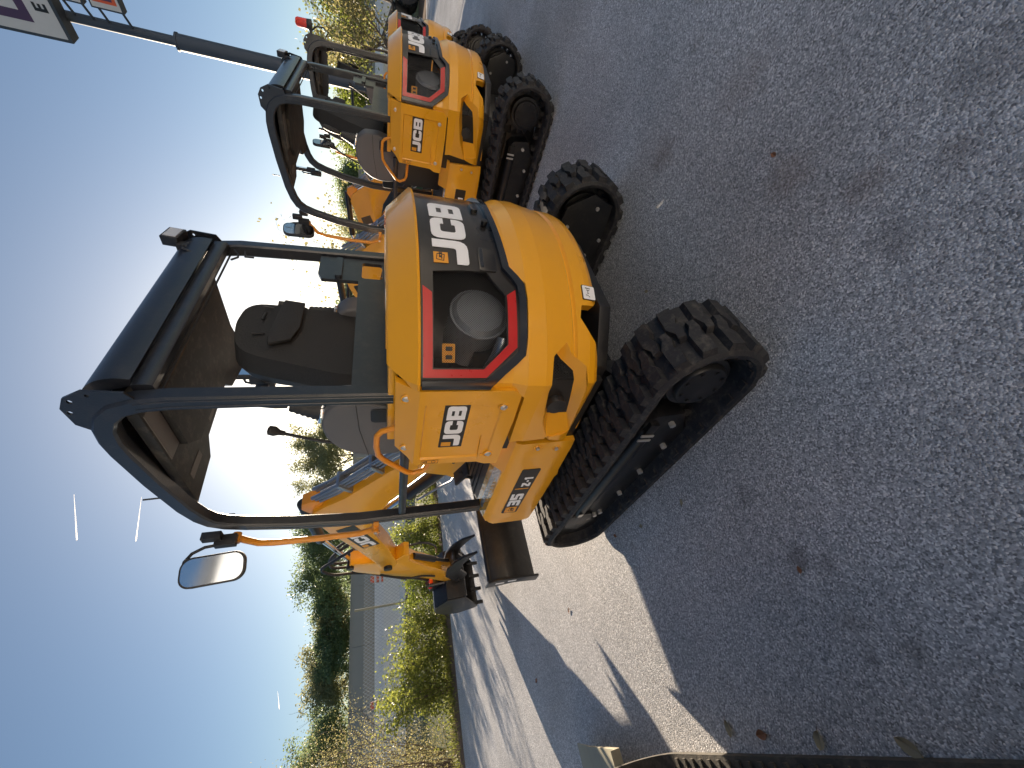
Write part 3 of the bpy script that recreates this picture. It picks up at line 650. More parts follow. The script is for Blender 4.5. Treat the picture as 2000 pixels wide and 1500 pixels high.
    mb.prism(prof, -.51, .51)
    rf = mb.build('roof', 'canopy', root, ang=50)
    mb = MB(); mb.prism([(-.27, -.507), (-.27, .507), (.56, .507), (.53, .25), (.43, .18), (.41, -.18), (.50, -.25), (.56, -.507)], 2.375, 2.418, 'z'); mb.prism([(-.20, -.40), (-.20, .30), (-.06, .40), (.20, .40), (.30, .30), (.30, -.30), (.20, -.40)], 2.345, 2.376, 'z'); mb.prism([(-.26, -.40), (-.26, .45), (-.225, .45), (-.225, -.40)], 2.35, 2.376, 'z'); ln = mb.build('roof_lining', 'roof_under', rf, bevel=.006)
    mb = MB(); mb.box((.03, .45, 2.3735), (.30, .09, .003)); mb.build('decal_sheet', 'label', rf); mb = MB(); mb.box((.40, .38, 2.3735), (.05, .14, .003)); mb.build('decal_sheet', 'label', rf); mb = MB(); mb.box((.36, .05, 2.3735), (.05, .15, .003)); mb.build('decal_sheet', 'label', rf)
    mb = MB(); mb.tube([(-.305, -.52, 2.302), (-.305, .52, 2.302)], .03, rect=(.065, .05), up=(0, 0, 1)); mb.tube([(-.275, -.5, 2.262), (-.275, .5, 2.262)], .005, 6); mb.build('rear_crossbar', 'canopy', rf)
    mb = MB(); mb.tube([(.41, .55, 2.47), (.41, .553, 2.535)], .004, 6); mb.build('aerial', 'dark_plastic', rf)
    # rear bulkhead plate with window
    Pr = lambda s, z, o: Vector((-.30 - o, s, z))
    mb = MB(); shell(mb, [[(-.51, 1.445), (.51, 1.445), (.51, 1.615), (-.28, 1.615), (-.28, 1.80), (-.33, 1.82), (-.51, 1.82)], rrect(-.475, 1.49, -.31, 1.60, .02)[::-1]], Pr, .01, .02)
    shell(mb, [rrect(-.48, 1.70, -.29, 1.735, .01)], Pr, .03, .02)
    mb.build('rear_bulkhead', 'canopy', root, ang=30)
    # side rail between bulkhead and front post
    for sg in (1, -1):
        mb = MB(); mb.tube([(.03, sg * .555, 1.385), (.79, sg * .555, 1.372)], .02, rect=(.035, .045), up=(0, 1, 0)); mb.build('side_rail', 'canopy', root)
    # orange grab rail in front of the left post
    mb = MB(); mb.tube([(.86, .575, 2.262), (.90, .575, 2.235), (.965, .575, 2.175), (.985, .575, 2.10), (1.0, .575, 1.85), (.995, .575, 1.62), (.955, .575, 1.535), (.90, .575, 1.525)], .019, 10)
    mb.cyl((.862, .55, 2.262), (.862, .605, 2.262), .022, n=14); mb.cyl((.945, .55, 1.53), (.945, .605, 1.53), .022, n=14); mb.box((.875, .575, 1.525), (.06, .02, .03))
    gr = mb.build('grab_rail', 'orange', root, bevel=.0)
    mb = MB(); mb.cyl((.862, .604, 2.262), (.862, .612, 2.262), .011, n=10); mb.cyl((.945, .604, 1.53), (.945, .612, 1.53), .011, n=10); mb.build('rail_bolts', 'bolt', gr)
    # mirror
    for sg in (1, -1):
        mb = MB(); mb.box((.80, sg * .585, 2.36), (.05, .04, .09)); mb.box((.835, sg * .60, 2.30), (.045, .06, .10)); mb.box((.79, sg * .50, 2.31), (.05, .05, .08))
        mb.tube([(.85, sg * .61, 2.33), (.86, sg * .612, 2.40), (.87, sg * .635, 2.455), (.87, sg * .675, 2.478), (.87, sg * .73, 2.475)], .009, 8)
        mr = mb.build('mirror_bracket', 'dark_plastic', root, bevel=.005)
        Rm = Matrix.Rotation(sg * -.32, 4, 'Z') @ Matrix.Rotation(-.05, 4, 'X') @ Matrix.Rotation(-.02, 4, 'Y')
        T = Matrix.Translation((.865, sg * .735, 2.335 if sg > 0 else 2.43)) @ Rm
        X0 = XF; XF = XF @ T
        mb = MB(); shell(mb, [rrect(-.075, -.145, .075, .145, .055, 6)], lambda s, z, o: Vector((-o, s, z)), .012, .035); hm = mb.build('mirror_head', 'dark_plastic', root, bevel=.006)
        mb = MB(); shell(mb, [rrect(-.066, -.136, .066, .136, .048, 6)], lambda s, z, o: Vector((-o, s, z)), .0145, .003); mb.build('mirror_glass', 'mirror', hm)
        XF = X0
    # work lamp at the right rear corner
    mb = MB(); mb.box((-.34, -.50, 2.49), (.05, .10, .075), Matrix.Rotation(.15, 3, 'X')); mb.box((-.31, -.45, 2.43), (.06, .04, .08)); mb.tube([(-.33, -.43, 2.44), (-.35, -.38, 2.42), (-.34, -.36, 2.37)], .008, 6); lp = mb.build('work_lamp', 'dark_plastic', root, bevel=.008)
    mb = MB(); mb.box((-.366, -.50, 2.488), (.006, .08, .055), Matrix.Rotation(.15, 3, 'X')); mb.build('lens', 'amber', lp)
    # coat hook
    mb = MB(); mb.tube([(-.30, -.50, 2.24), (-.30, -.46, 2.215), (-.30, -.43, 2.21), (-.30, -.40, 2.235)], .005, 6); mb.tube([(-.30, -.50, 2.19), (-.30, -.44, 2.18), (-.30, -.44, 2.14)], .005, 6); mb.build('hook', 'dark_plastic', root)
    # ---- seat
    mb = MB()
    T = Matrix.Translation((.02, -.08, 1.62)) @ Matrix.Rotation(-.17, 4, 'Y')
    X0 = XF; XF = XF @ T
    shp = [(-.245, -.10), (-.255, .10), (-.225, .33), (-.215, .42), (-.19, .52), (-.13, .565), (0, .58), (.13, .565), (.19, .52), (.215, .42), (.225, .33), (.255, .10), (.245, -.10)]
    shell(mb, [chamfer_round(shp, .04, 3)], lambda s, z, o: Vector((-o, s, z)), .05, .13, frange(-.2, .2, .08), frange(0, .5, .1), lambda s, z: .02 * (1 - (s / .25) ** 2))
    sb = mb.build('seat_back', 'seat', root, bevel=.022, ang=60, seg=3)
    mb = MB(); shell(mb, [[(-.238, .30), (-.232, .40), (.10, .43), (.15, .42), (.10, .33), (-.0, .30)]], lambda s, z, o: Vector((-o, s, z)), .085, .02, frange(-.2, .2, .05), [], lambda s, z: .02 * (1 - (s / .25) ** 2)); mb.build('cover_flap', 'seat', sb, bevel=.006)
    mb = MB(); mb.tube([(-.078, .06, .45), (-.08, .08, .50)], .006, 6); mb.tube([(-.078, -.10, .47), (-.08, -.04, .475)], .006, 6); mb.tube([(-.078, -.15, .44), (-.079, -.15, .49)], .005, 6); mb.build('zip', 'dark_plastic', sb)
    XF = X0
    mb = MB(); mb.box((.28, -.08, 1.45), (.50, .50, .12)); sc = mb.build('seat_cushion', 'seat', root, bevel=.03, seg=3)
    mb = MB(); mb.box((.25, -.08, 1.13), (.42, .44, .52)); mb.build('seat_base', 'dark_plastic', root, bevel=.015)
    # consoles with joysticks
    for sg in (1, -1):
        y0 = .30 if sg > 0 else -.44
        outl = [(-.06, 1.40), (-.10, 1.56), (-.09, 1.69), (-.03, 1.755), (.07, 1.775), (.18, 1.755), (.27, 1.70), (.325, 1.62), (.345, 1.53), (.335, 1.42), (.28, 1.30), (.10, 1.25), (-.05, 1.30)]
        mb = MB(); mb.prism(chamfer_round(outl, .03, 3), y0 - .01, y0 + .13); cn = mb.build('armrest_console', 'grey_plastic', root, bevel=.02, seg=3, ang=50)
        mb = MB(); shell(mb, [rrect(-.06, 1.455, .04, 1.545, .02)], lambda s, z, o: Vector((s, (y0 + .13 + o) if sg > 0 else (y0 - .01 - o), z)), .004, .01); mb.build('console_recess', 'dark_plastic', cn, bevel=.003)
        mb = MB(); mb.tube([(x, (y0 + .1305) if sg > 0 else y0 - .0105, z) for x, z in ((-.09, 1.61), (.10, 1.60), (.335, 1.56))], .002, 5); mb.build('panel_seam', 'dark_plastic', cn)
        c = Vector((.02, y0 + .06, 1.765)); up = Vector((-.25, 0, 1)).normalized()
        mb = MB(); pts = []; rad = []
        for i in range(13): pts.append(c + up * (.012 * i)); rad.append((.062 - .0028 * i) * (1 if i % 2 else .88))
        mb.tube(pts, rad, 20); js = mb.build('joystick_boot', 'dark_plastic', root, ang=60)
        mb = MB(); mb.tube([c - up * .004, c + up * .014], .070, 28); mb.build('trim_ring', 'chrome', js, bevel=.004)
        mb = MB(); mb.tube([c + up * .15, c + up * .20, c + up * .26, c + up * .30], [.014, .022, .024, .018], 14); mb.build('joystick_grip', 'dark_plastic', js, ang=60)
    # tall blade lever
    mb = MB(); mb.tube([(.22, .42, 1.70), (.195, .42, 1.78), (.165, .42, 1.85), (.115, .42, 1.95)], .008, 8); lv = mb.build('blade_lever', 'dark_plastic', root)
    mb = MB(); mb.tube([(.120, .42, 1.935), (.112, .42, 1.955), (.10, .42, 1.975), (.09, .42, 1.998), (.088, .42, 2.003)], [.012, .013, .024, .022, .010], 14); mb.build('lever_knob', 'dark_plastic', lv, ang=60)
    # orange loop handrail on the side panel
    mb = MB(); mb.tube([(-.17, .625, 1.425), (-.14, .625, 1.495), (-.11, .625, 1.514), (-.03, .625, 1.518), (.04, .625, 1.510), (.085, .625, 1.485), (.21, .625, 1.375), (.225, .625, 1.34), (.20, .625, 1.292), (.165, .625, 1.278), (.02, .625, 1.272)], .0135, 10); mb.build('hand_loop', 'orange', root)
    mb = MB(); mb.prism([(.0, .62), (.0, 1.0), (.02, 1.0), (.02, .62)], -.5, .5)
    mb.build('seat_bulkhead', 'dark_plastic', root)
    # ---- boom, dipper, bucket  (plane l = 0)
    mb = MB(); mb.prism([(.92, .56), (.90, 1.10), (.96, 1.24), (1.06, 1.22), (1.14, 1.00), (1.22, .90), (1.20, .56)], -.13, .13); mb.cyl((1.06, 0, .50), (1.06, 0, 1.06), .085); mb.build('king_post', 'yellow', root, bevel=.012)
    boom = [(1.02, 1.06), (.93, 1.12), (.93, 1.24), (1.08, 1.42), (1.27, 1.60), (1.45, 1.77), (1.57, 1.93), (1.66, 2.02), (1.76, 2.04), (1.88, 1.99), (2.05, 1.93), (2.5, 1.72), (2.95, 1.54), (3.10, 1.50), (3.16, 1.43), (3.12, 1.35), (3.02, 1.32), (2.6, 1.42), (2.2, 1.55), (1.98, 1.54), (1.72, 1.50), (1.45, 1.36), (1.20, 1.22), (1.10, 1.10)]
    mb = MB(); mb.prism(boom, -.085, .085)
    bo = mb.build('boom', 'yellow', root, bevel=.008)
    Pl = lambda s, z, o: Vector((s, .0855 + o, z))
    ang = math.atan2(-.45, 1.0)
    def slantP(x, y, o): return Vector((2.04 + (x) * cos(ang) - y * sin(ang), .0855 + o, 1.80 + x * sin(ang) + y * cos(ang)))
    mb = MB(); shell(mb, [rrect(-.06, -.115, .46, .055, .006)], slantP, .002, .003); np_ = mb.build('boom_nameplate', 'blackd', bo)
    mb = MB(); word(mb, 'JCB', .445, -.09, .12, slantP, wscale=1.0, gap=.10, off=.0035, th=.002); mb.build('lettering', 'white', bo)
    mb = MB(); shell(mb, [[(.39, -.02), (.445, -.02), (.445, .035), (.39, .035)]], slantP, .0035, .002); mb.build('badge', 'oranged', bo)
    mb = MB(); mb.prism([(1.54, 1.92), (1.52, 2.02), (1.56, 2.09), (1.64, 2.10), (1.74, 2.03)], -.05, .05); mb.build('ram_bracket', 'orange', bo, bevel=.008)
    mb = MB()
    for k, (d, r) in enumerate(((.035, .013), (.075, .013), (.11, .016))):
        for y in (.04, -.04): mb.tube([(.95 - d * .7, y, 1.30 + d * .7), (1.08 - d * .7, y, 1.44 + d * .7), (1.27 - d * .7, y, 1.62 + d * .7), (1.45 - d * .7, y, 1.79 + d * .7), (1.56 - d * .7, y, 1.93 + d * .7)], r, 8)
    mb.build('hydraulic_pipes', 'steel_tube', bo)
    mb = MB()
    for x, z in ((1.10, 1.52), (1.34, 1.76)): mb = MB(); mb.box((x, 0, z), (.03, .14, .15), Matrix.Rotation(-.8, 3, 'Y')); mb.build('pipe_clamp', 'steel_tube', bo, bevel=.006)
    # boom ram
    mb = MB(); mb.cyl((1.12, 0, .93), (1.62, 0, 1.27), .060); rm = mb.build('boom_ram', 'black_metal', root, bevel=.004)
    mb = MB(); mb.cyl((1.62, 0, 1.27), (1.98, 0, 1.54), .033); mb.build('ram_rod', 'chrome', rm)
    mb = MB(); mb.tube([(1.20, .07, .90), (1.32, .08, .94), (1.42, .08, 1.05), (1.60, .075, 1.20)], .010, 8); mb.build('ram_pipe', 'steel_tube', rm)
    # dipper ram on top of boom
    mb = MB(); mb.cyl((1.62, 0, 2.09), (2.35, 0, 2.03), .048); dr = mb.build('dipper_ram', 'black_metal', root, bevel=.004)
    mb = MB(); mb.cyl((2.35, 0, 2.03), (2.98, 0, 1.80), .024); mb.build('ram_rod', 'chrome', dr)
    dip = [(2.90, 1.80), (3.02, 1.84), (3.14, 1.76), (3.38, 1.46), (3.66, 1.02), (4.00, .66), (4.06, .56), (3.98, .50), (3.86, .53), (3.40, .86), (3.16, 1.10), (3.02, 1.20), (2.86, 1.20), (2.84, 1.26), (2.98, 1.36), (2.96, 1.50)]
    mb = MB(); mb.prism(dip, -.075, .075); dp = mb.build('dipper', 'yellow', root, bevel=.008)
    mb = MB(); mb.cyl((3.08, -.12, 1.42), (3.08, .12, 1.42), .045); mb.build('pin', 'black_metal', dp, bevel=.004); mb = MB(); mb.cyl((2.96, -.10, 1.80), (2.96, .10, 1.80), .035); mb.build('pin', 'black_metal', dp); mb = MB(); mb.cyl((3.97, -.13, .57), (3.97, .13, .57), .035); mb.build('pin', 'black_metal', dp)
    mb = MB(); mb.cyl((3.20, 0, 1.78), (3.72, 0, 1.22), .045); mb.cyl((3.72, 0, 1.22), (4.02, 0, .90), .024); mb.build('bucket_ram', 'black_metal', root)
    mb = MB(); mb.tube([(3.96, .06, .93), (4.05, .07, .90), (4.38, .07, .72)], .022, 8); mb.tube([(3.96, -.06, .93), (4.05, -.07, .90), (4.38, -.07, .72)], .022, 8); mb.tube([(4.02, .08, .90), (3.98, .08, .62)], .02, 8); mb.tube([(4.02, -.08, .90), (3.98, -.08, .62)], .02, 8); mb.build('link', 'black_metal', root)
    # hoses
    mb = MB()
    def hose(pts, r=.014, n=8):
        P = [Vector(p) for p in pts]; out = []
        for i in range(len(P) - 1):
            p0 = P[max(0, i - 1)]; p1 = P[i]; p2 = P[i + 1]; p3 = P[min(len(P) - 1, i + 2)]
            for k in range(5):
                t = k / 5; out.append(.5 * ((2 * p1) + (p2 - p0) * t + (2 * p0 - 5 * p1 + 4 * p2 - p3) * t * t + (3 * p1 - p0 - 3 * p2 + p3) * t ** 3))
        out.append(P[-1]); mb.tube(out, r, n)
    for y in (.05, -.02, -.07): hose([(2.55, y, 1.75), (2.72, y + .02, 1.92), (2.90, y + .03, 2.02 + y), (3.10, y + .03, 1.98), (3.22, y, 1.80), (3.30, y, 1.62)], .015)
    hose([(3.30, .09, 1.50), (3.40, .10, 1.36), (3.50, .11, 1.20), (3.52, .10, 1.02), (3.60, .10, .86)], .013)
    hose([(3.10, -.10, 1.30), (3.05, -.12, 1.05), (3.20, -.12, .88), (3.40, -.12, .84)], .013)
    mb.build('hoses', 'hose', root)
    # bucket with teeth
    X0 = XF; XF = XF @ Matrix.Translation((-.15, 0, .02))
    mb = MB(); bk = [(4.10, .66), (4.36, .80), (4.62, .78), (4.80, .62), (4.84, .42), (4.72, .22), (4.64, .16), (4.66, .24), (4.76, .42), (4.72, .58), (4.58, .71), (4.38, .73), (4.20, .60), (4.10, .40), (4.06, .42)]
    mb.prism(bk, -.30, .30)
    b_ = mb.build('bucket', 'black_metal', root, bevel=.004)
    for sg in (1, -1):
        mb = MB(); mb.prism([(4.08, .44), (4.12, .66), (4.36, .79), (4.62, .77), (4.79, .62), (4.83, .42), (4.71, .22), (4.64, .17)], sg * .300, sg * .318); mb.build('side_plate', 'black_metal', b_, bevel=.003)
    for y in (-.27, -.09, .09, .27):
        mb = MB(); mb.prism([(4.62, .24), (4.70, .24), (4.655, .08), (4.635, .08)], y - .022, y + .022); mb.build('tooth', 'black_metal', b_, bevel=.003)
    mb = MB(); mb.box((4.30, .0, .80), (.22, .18, .10)); mb.build('hitch_body', 'black_metal', b_, bevel=.01); mb = MB(); mb.cyl((4.24, -.10, .85), (4.24, .10, .85), .03); mb.box((4.22, 0, .84), (.09, .12, .05)); mb.build('quick_hitch', 'red', b_, bevel=.01)
    XF = X0
    # thumb claw
    mb = MB(); th = [(3.86, .60), (3.66, .72), (3.42, .72), (3.20, .66), (3.06, .56), (2.98, .42), (3.14, .50), (3.30, .55), (3.50, .55), (3.70, .44), (3.90, .46)]
    for y in (-.10, .10): mb.prism(th, y - .014, y + .014)
    mb.box((3.45, 0, .64), (.24, .2, .03)); mb.cyl((3.84, -.13, .54), (3.84, .13, .54), .03)
    mb.build('thumb', 'black_metal', root, bevel=.004)
    mb = MB(); mb.cyl((3.10, 0, 1.14), (3.30, 0, .88), .036); mb.cyl((3.30, 0, .88), (3.42, 0, .70), .02); mb.build('thumb_ram', 'black_metal', root)
    XF = Matrix.Identity(4)
    return root
EX1 = build_excavator()
EX2 = copy_tree(EX1); TILT = Matrix.Rotation(math.atan(.018), 3, 'Y')
EX2.location = (2.61, 4.50, zf(2.61)); EX2.rotation_euler = (TILT @ Matrix.Rotation(radians(128.2), 3, 'Z')).to_euler()
EX2['label'] = 'yellow mini excavator between the nearest one and the one carrying a red beacon'
EX3 = copy_tree(EX1); EX3.location = (4.48, 6.35, zf(4.48)); EX3.rotation_euler = (TILT @ Matrix.Rotation(radians(141), 3, 'Z')).to_euler()
EX3['label'] = 'farthest yellow mini excavator of the row, red beacon on its canopy'
XF = Matrix.Translation((-.15, 0, 0)) @ Matrix.Rotation(radians(1.8), 4, 'Z')
mb = MB(); mb.box((-.385, .545, 2.43), (.13, .05, .03)); mb.tube([(-.43, .53, 2.42), (-.43, .53, 2.475)], [.062, .056], 16); mb.tube([(-.38, .56, 2.42), (-.43, .57, 2.36), (-.44, .57, 2.28), (-.40, .57, 2.22), (-.345, .565, 2.26)], .010, 6); bb = mb.build('beacon_base', 'dark_plastic', EX3, bevel=.004)
mb = MB(); mb.tube([(-.43, .53, 2.475), (-.43, .53, 2.585), (-.43, .53, 2.605)], [.056, .050, .036], 18); mb.build('beacon', 'beacon', EX3, ang=50)
XF = Matrix.Identity(4)

# ------------------------------------------------------------------ setting
def sheet(name, pts, z, m, kind='structure'):
    mb = MB(); n = len(pts); mb.add([(x, y, z) for x, y in pts], [tuple(range(n))])
    for c in (.5, 30):
        bmesh.ops.bisect_plane(mb.bm, geom=mb.bm.verts[:] + mb.bm.edges[:] + mb.bm.faces[:], plane_co=(c, 0, 0), plane_no=(1, 0, 0), dist=1e-5)
    for v in mb.bm.verts: v.co.z += zf(v.co.x)
    return tag(mb.build(name, m), kind=kind)
sheet('ground', [(-1200, -400), (1200, -400), (1200, 1500), (-1200, 1500)], -.06, 'grass')
sheet('yard_asphalt', [(-12, -12), (60, -12), (60, 11.5), (22, 19.5), (15.8, 15.6), (9, 14.5), (0.5, 13.6), (-2.97, 10.9), (-3.4, 10.4), (-4.4, 9.5), (-5.2, 8.8), (-5.93, 8.15), (-6.85, 7.35), (-8, 6.2), (-12, 3.2)], 0.0, 'ground')
sheet('mulch_bed', [(-13, 3.2), (-8, 6.0), (-5.2, 8.6), (-2.97, 10.7), (0.5, 13.4), (9, 14.3), (15.8, 15.4), (22, 19.3), (22, 21.2), (9, 17), (0.5, 15.5), (-3.2, 12.4), (-6.5, 10.1), (-10, 7.5), (-14, 5)], -.03, 'mulch')
sheet('kerb_strip', [(9, 14.5), (15.8, 15.6), (22, 19.5), (22, 19.9), (15.6, 15.9), (9, 14.8)], .012, 'concrete')

# barrier, road, far barrier, sound wall: lines roughly along X
def wall_line(name, x0, y0, x1, y1, z0, z1, th, m, label, cat, panels=0):
    d = Vector((x1 - x0, y1 - y0, 0)); L = d.length; a = math.atan2(d.y, d.x)
    o = thing(name, label, cat, (x0, y0, 0), a)
    mb = MB()
    if name == 'concrete_barrier': mb.prism([(-th, z0), (-th, z0 + .08), (-th * .45, z0 + .35), (-th * .3, z1), (th * .3, z1), (th * .45, z0 + .35), (th, z0)], 0, L, 'x')
    else: mb.box((L / 2, 0, (z0 + z1) / 2), (L, th, z1 - z0))
    mb.build('wall_body' if panels else 'barrier_body', m, o)
    if panels:
        mb = MB()
        for i in range(panels + 1): mb.box((L * i / panels, -.02, (z0 + z1) / 2 - .05), (.35, th + .1, z1 - z0 - .1))
        mb.build('posts', m, o)
        mb = MB(); mb.box((L / 2, 0, z1 + .06), (L, th + .2, .12)); mb.build('coping', m, o)
    return o
wall_line('concrete_barrier', -60, 24.5, 60, 27.5, 0, 1.33, .55, 'concrete', 'long pale concrete barrier beyond the chain link fence', 'barrier')
mb = MB(); mb.add([(-90, 26, 1.1), (90, 30, 1.1), (90, 52, 1.2), (-90, 47, 1.2)], [(0, 1, 2, 3)]); tag(mb.build('road', 'road'), kind='structure')
wall_line('far_barrier', -80, 33.5, 80, 44, 1.1, 2.0, .4, 'concrete', 'low far concrete barrier at the foot of the tall sound wall', 'barrier')
wall_line('sound_wall', -75, 31.5, 75, 76, 0, 4.55, .3, 'wall', 'tall beige sound wall below the row of trees', 'wall', 26)

# traffic barrels
def barrel(x, y, z):
    r = thing('traffic_barrel', '', 'traffic barrel', (x, y, z), 0, 'orange traffic barrels on the road')
    mb = MB(); mb.tube([(0, 0, 0), (0, 0, .1)], [.38, .36], 20); mb.build('base', 'hose', r)
    mb = MB(); mb.tube([(0, 0, .1), (0, 0, .45), (0, 0, .8), (0, 0, 1.05), (0, 0, 1.1)], [.29, .27, .25, .22, .10], 20); mb.build('drum', 'barrel', r)
    for z0, rr in ((.35, .283), (.68, .268)): mb = MB(); mb.tube([(0, 0, z0), (0, 0, z0 + .14)], [rr, rr - .008], 20); mb.build('band', 'sign_white', r)
    return r
b1 = barrel(-14.1, 29.5, 1.1); b1['label'] = 'orange striped traffic barrel on the road nearest the boom of the nearest excavator'
b2 = barrel(-23.2, 29.5, 1.1); b2['label'] = 'orange striped traffic barrel on the road right beside the tall fence post'

# chain link fence
def fence(x0, y0, x1, y1, h, nposts):
    d = Vector((x1 - x0, y1 - y0, 0)); L = d.length
    o = thing('chain_link_fence', 'galvanised chain link fence with steel posts behind the shrubs', 'fence', (x0, y0, 0), math.atan2(d.y, d.x))
    mb = MB(); p = .13; r = .006; n = int((L + h) / p)
    def wire(a, b):
        dd = (Vector(b) - Vector(a)).normalized(); pr = Vector((0, 1, 0)); q = dd.cross(pr)
        V = []
        for P in (Vector(a), Vector(b)): V += [P + pr * r, P + q * r - pr * r * .5, P - q * r - pr * r * .5]
        mb.add(V, [(0, 1, 4, 3), (1, 2, 5, 4), (2, 0, 3, 5)])
    sl = .75
    for i in range(-int(h * sl / p) - 1, int(L / p) + 1):
        for sg in (1, -1):
            xa = i * p if sg > 0 else i * p + h * sl; xb = xa + sg * h * sl
            za, zb = 0.0, h
            lo, hi = min(xa, xb), max(xa, xb)
            if hi <= 0 or lo >= L: continue
            def cl(x): return za + (zb - za) * (x - xa) / (xb - xa)
            A, B = max(lo, 0), min(hi, L); wire((A, 0, cl(A) + .02), (B, 0, cl(B) + .02))
    mb.build('chain_link_mesh', 'fence_wire', o)
    for i in range(nposts):
        x = L * (i + .35) / nposts
        mb = MB(); mb.cyl((x, -.05, -.1), (x, -.05, h + .35), .042, n=10); mb.build('post', 'olive', o)
    return o
fence(-16.5, 14.6, 12.0, 20.2, 2.1, 5)

# ------------------------------------------------------------------ vegetation
def leaf_quads(mb, centers, size, rnd, droop=0.0, fold=False):
    V = []; F = []
    for c in centers:
        a = Vector((rnd.gauss(0, 1), rnd.gauss(0, 1), rnd.gauss(0, 1) - droop)).normalized()
        b = a.orthogonal().normalized(); b = (Matrix.Rotation(rnd.random() * 6.28, 3, a) @ b)
        s = size * rnd.uniform(.6, 1.3); w = s * .42; k = len(V); c = Vector(c)
        V += [c, c + a * s * .5 + b * w, c + a * s, c + a * s * .5 - b * w]; F.append((k, k + 1, k + 2, k + 3))
    mb.add(V, F)
def tree(x, y, z0, h, rad, name, label, cat, leafm, nl, lsize, seed, group=None, trunk_r=.18, bare=False, trunk_h=.35, twigm='bark', squash=1.0):
    rnd = random.Random(seed)
    o = thing(name, label, cat, (x, y, z0 + zf(x)), 0, group)
    mb = MB(); tips = []
    def limb(p, d, L, r, lev):
        pts = [p]; n = 5
        for i in range(n):
            d = (d + Vector((rnd.gauss(0, .16), rnd.gauss(0, .16), rnd.gauss(.05, .12)))).normalized(); p = p + d * (L / n); pts.append(p)
        mb.tube(pts, [r * (1 - .6 * i / n) for i in range(n + 1)], 6 if lev < 2 else 4, cap=False)
        if lev >= 3: tips.extend(pts[2:]); return
        tips.append(pts[-1])
        for k in range(3 if lev < 1 else 4):
            i = rnd.randint(2, n); a = Vector((rnd.gauss(0, 1), rnd.gauss(0, 1), rnd.gauss(.35, .6))).normalized()
            limb(pts[i], (d * .6 + a * .9).normalized(), L * rnd.uniform(.5, .75), r * .42, lev + 1)
    for k in range(5):
        a = 2 * pi * k / 5 + rnd.random(); ph = h * trunk_h * rnd.uniform(.8, 1.2)
        limb(Vector((0, 0, ph)), Vector((cos(a) * .8 * rad / (h * .4), sin(a) * .8 * rad / (h * .4), 1)).normalized(), h * .42, trunk_r * .55, 1)
    mb.tube([(0, 0, -.1), (.05, 0, h * trunk_h * .5), (0, .05, h * trunk_h * 1.2)], [trunk_r, trunk_r * .8, trunk_r * .6], 9, cap=False)
    mb.build('trunk', twigm, o)
    cl = []
    for t in tips:
        q = Vector(t); cl.append(q)
    # extra clumps filling the crown
    nc = int(14 + h * 2)
    extra = []
    if not bare:
        for i in range(nc):
            a = rnd.random() * 6.28; u = rnd.uniform(-1, 1); rr = rnd.uniform(.5, 1)
            extra.append(Vector((cos(a) * rad * rr * math.sqrt(1 - u * u), sin(a) * rad * rr * math.sqrt(1 - u * u), h * .58 + u * h * .38 * rr * squash)))
    C = []; allc = extra + [q for q in cl if q.z < h * 1.02 and math.hypot(q.x, q.y) < rad * 1.15]
    if not allc: allc = cl
    for i in range(nl):
        c = rnd.choice(allc); s = rad * (.20 if c in extra else .11) if not bare else rad * .05
        C.append((c.x + rnd.gauss(0, s), c.y + rnd.gauss(0, s), max(.1, c.z + rnd.gauss(0, s * .8))))
    mb = MB(); leaf_quads(mb, C, lsize, rnd); mb.build('crown', leafm, o)
    return o
trees = [  # x, y, h, rad, material, label
    (-52, 55, 10.0, 4.5, 'leaf_tree2', 'broad olive green tree at the far bottom corner end of the wall tree row'),
    (-45, 54, 11.4, 4.6, 'leaf_tree', 'tall bushy tree behind the wall, highest crown of the far end of the row'),
    (-38.5, 56, 11.3, 4.0, 'leaf_tree2', 'grey olive tree behind the wall, second peak from the far end'),
    (-34, 54, 9.2, 3.0, 'leaf_tree', 'lower green tree filling the dip behind the wall near the fence post'),
    (-30.5, 57, 10.2, 3.2, 'leaf_tree2', 'thin topped olive tree behind the wall beside the dip'),
    (-25.5, 55, 11.4, 4.4, 'leaf_tree', 'dense dark tree behind the wall level with the boom tip'),
    (-19.0, 55, 11.2, 4.2, 'leaf_tree', 'dense dark tree behind the wall directly behind the canopy front post'),
    (-9.2, 54, 11.6, 4.0, 'leaf_tree2', 'rounded tree with open crown seen inside the canopy beside the grey console'),
    (-3.5, 56, 7.4, 3.6, 'leaf_tree', 'tree behind the wall mostly hidden by the seat and posts'),
    (3.5, 60, 6.5, 3.4, 'leaf_tree', 'low tree behind the wall hidden by the seat back'),
    (12, 62, 7.4, 4.5, 'leaf_tree2', 'pale olive tree seen just right of the nearest canopy'),
    (20, 60, 7.0, 4.5, 'leaf_tree', 'small rounded tree seen through the second canopy'),
    (28, 60, 7.4, 4.8, 'leaf_tree', 'wide green tree seen between second canopy posts'),
    (38, 62, 7.6, 5.2, 'leaf_tree2', 'wide olive tree seen behind the second excavator'),
    (48, 60, 8.0, 5.2, 'leaf_tree2', 'wide olive tree farthest along the wall behind the row end'),
    (14.5, 40, 5.2, 2.6, 'leaf_tree2', 'young tree with yellow green leaves behind the excavator seat'),
]
for i, (x, y, h, r, m, lb) in enumerate(trees):
    k = 1.6 if y > 50 else 1.0
    tree(x * k, y * k, 0, 1.5 + (h - 1.5) * k, r * k, 'tree', lb, 'tree', m, 16000 if k > 1 else 6000, .36 if k > 1 else .2, 100 + i, 'trees behind the sound wall' if k > 1 else None, trunk_r=.18 * k)
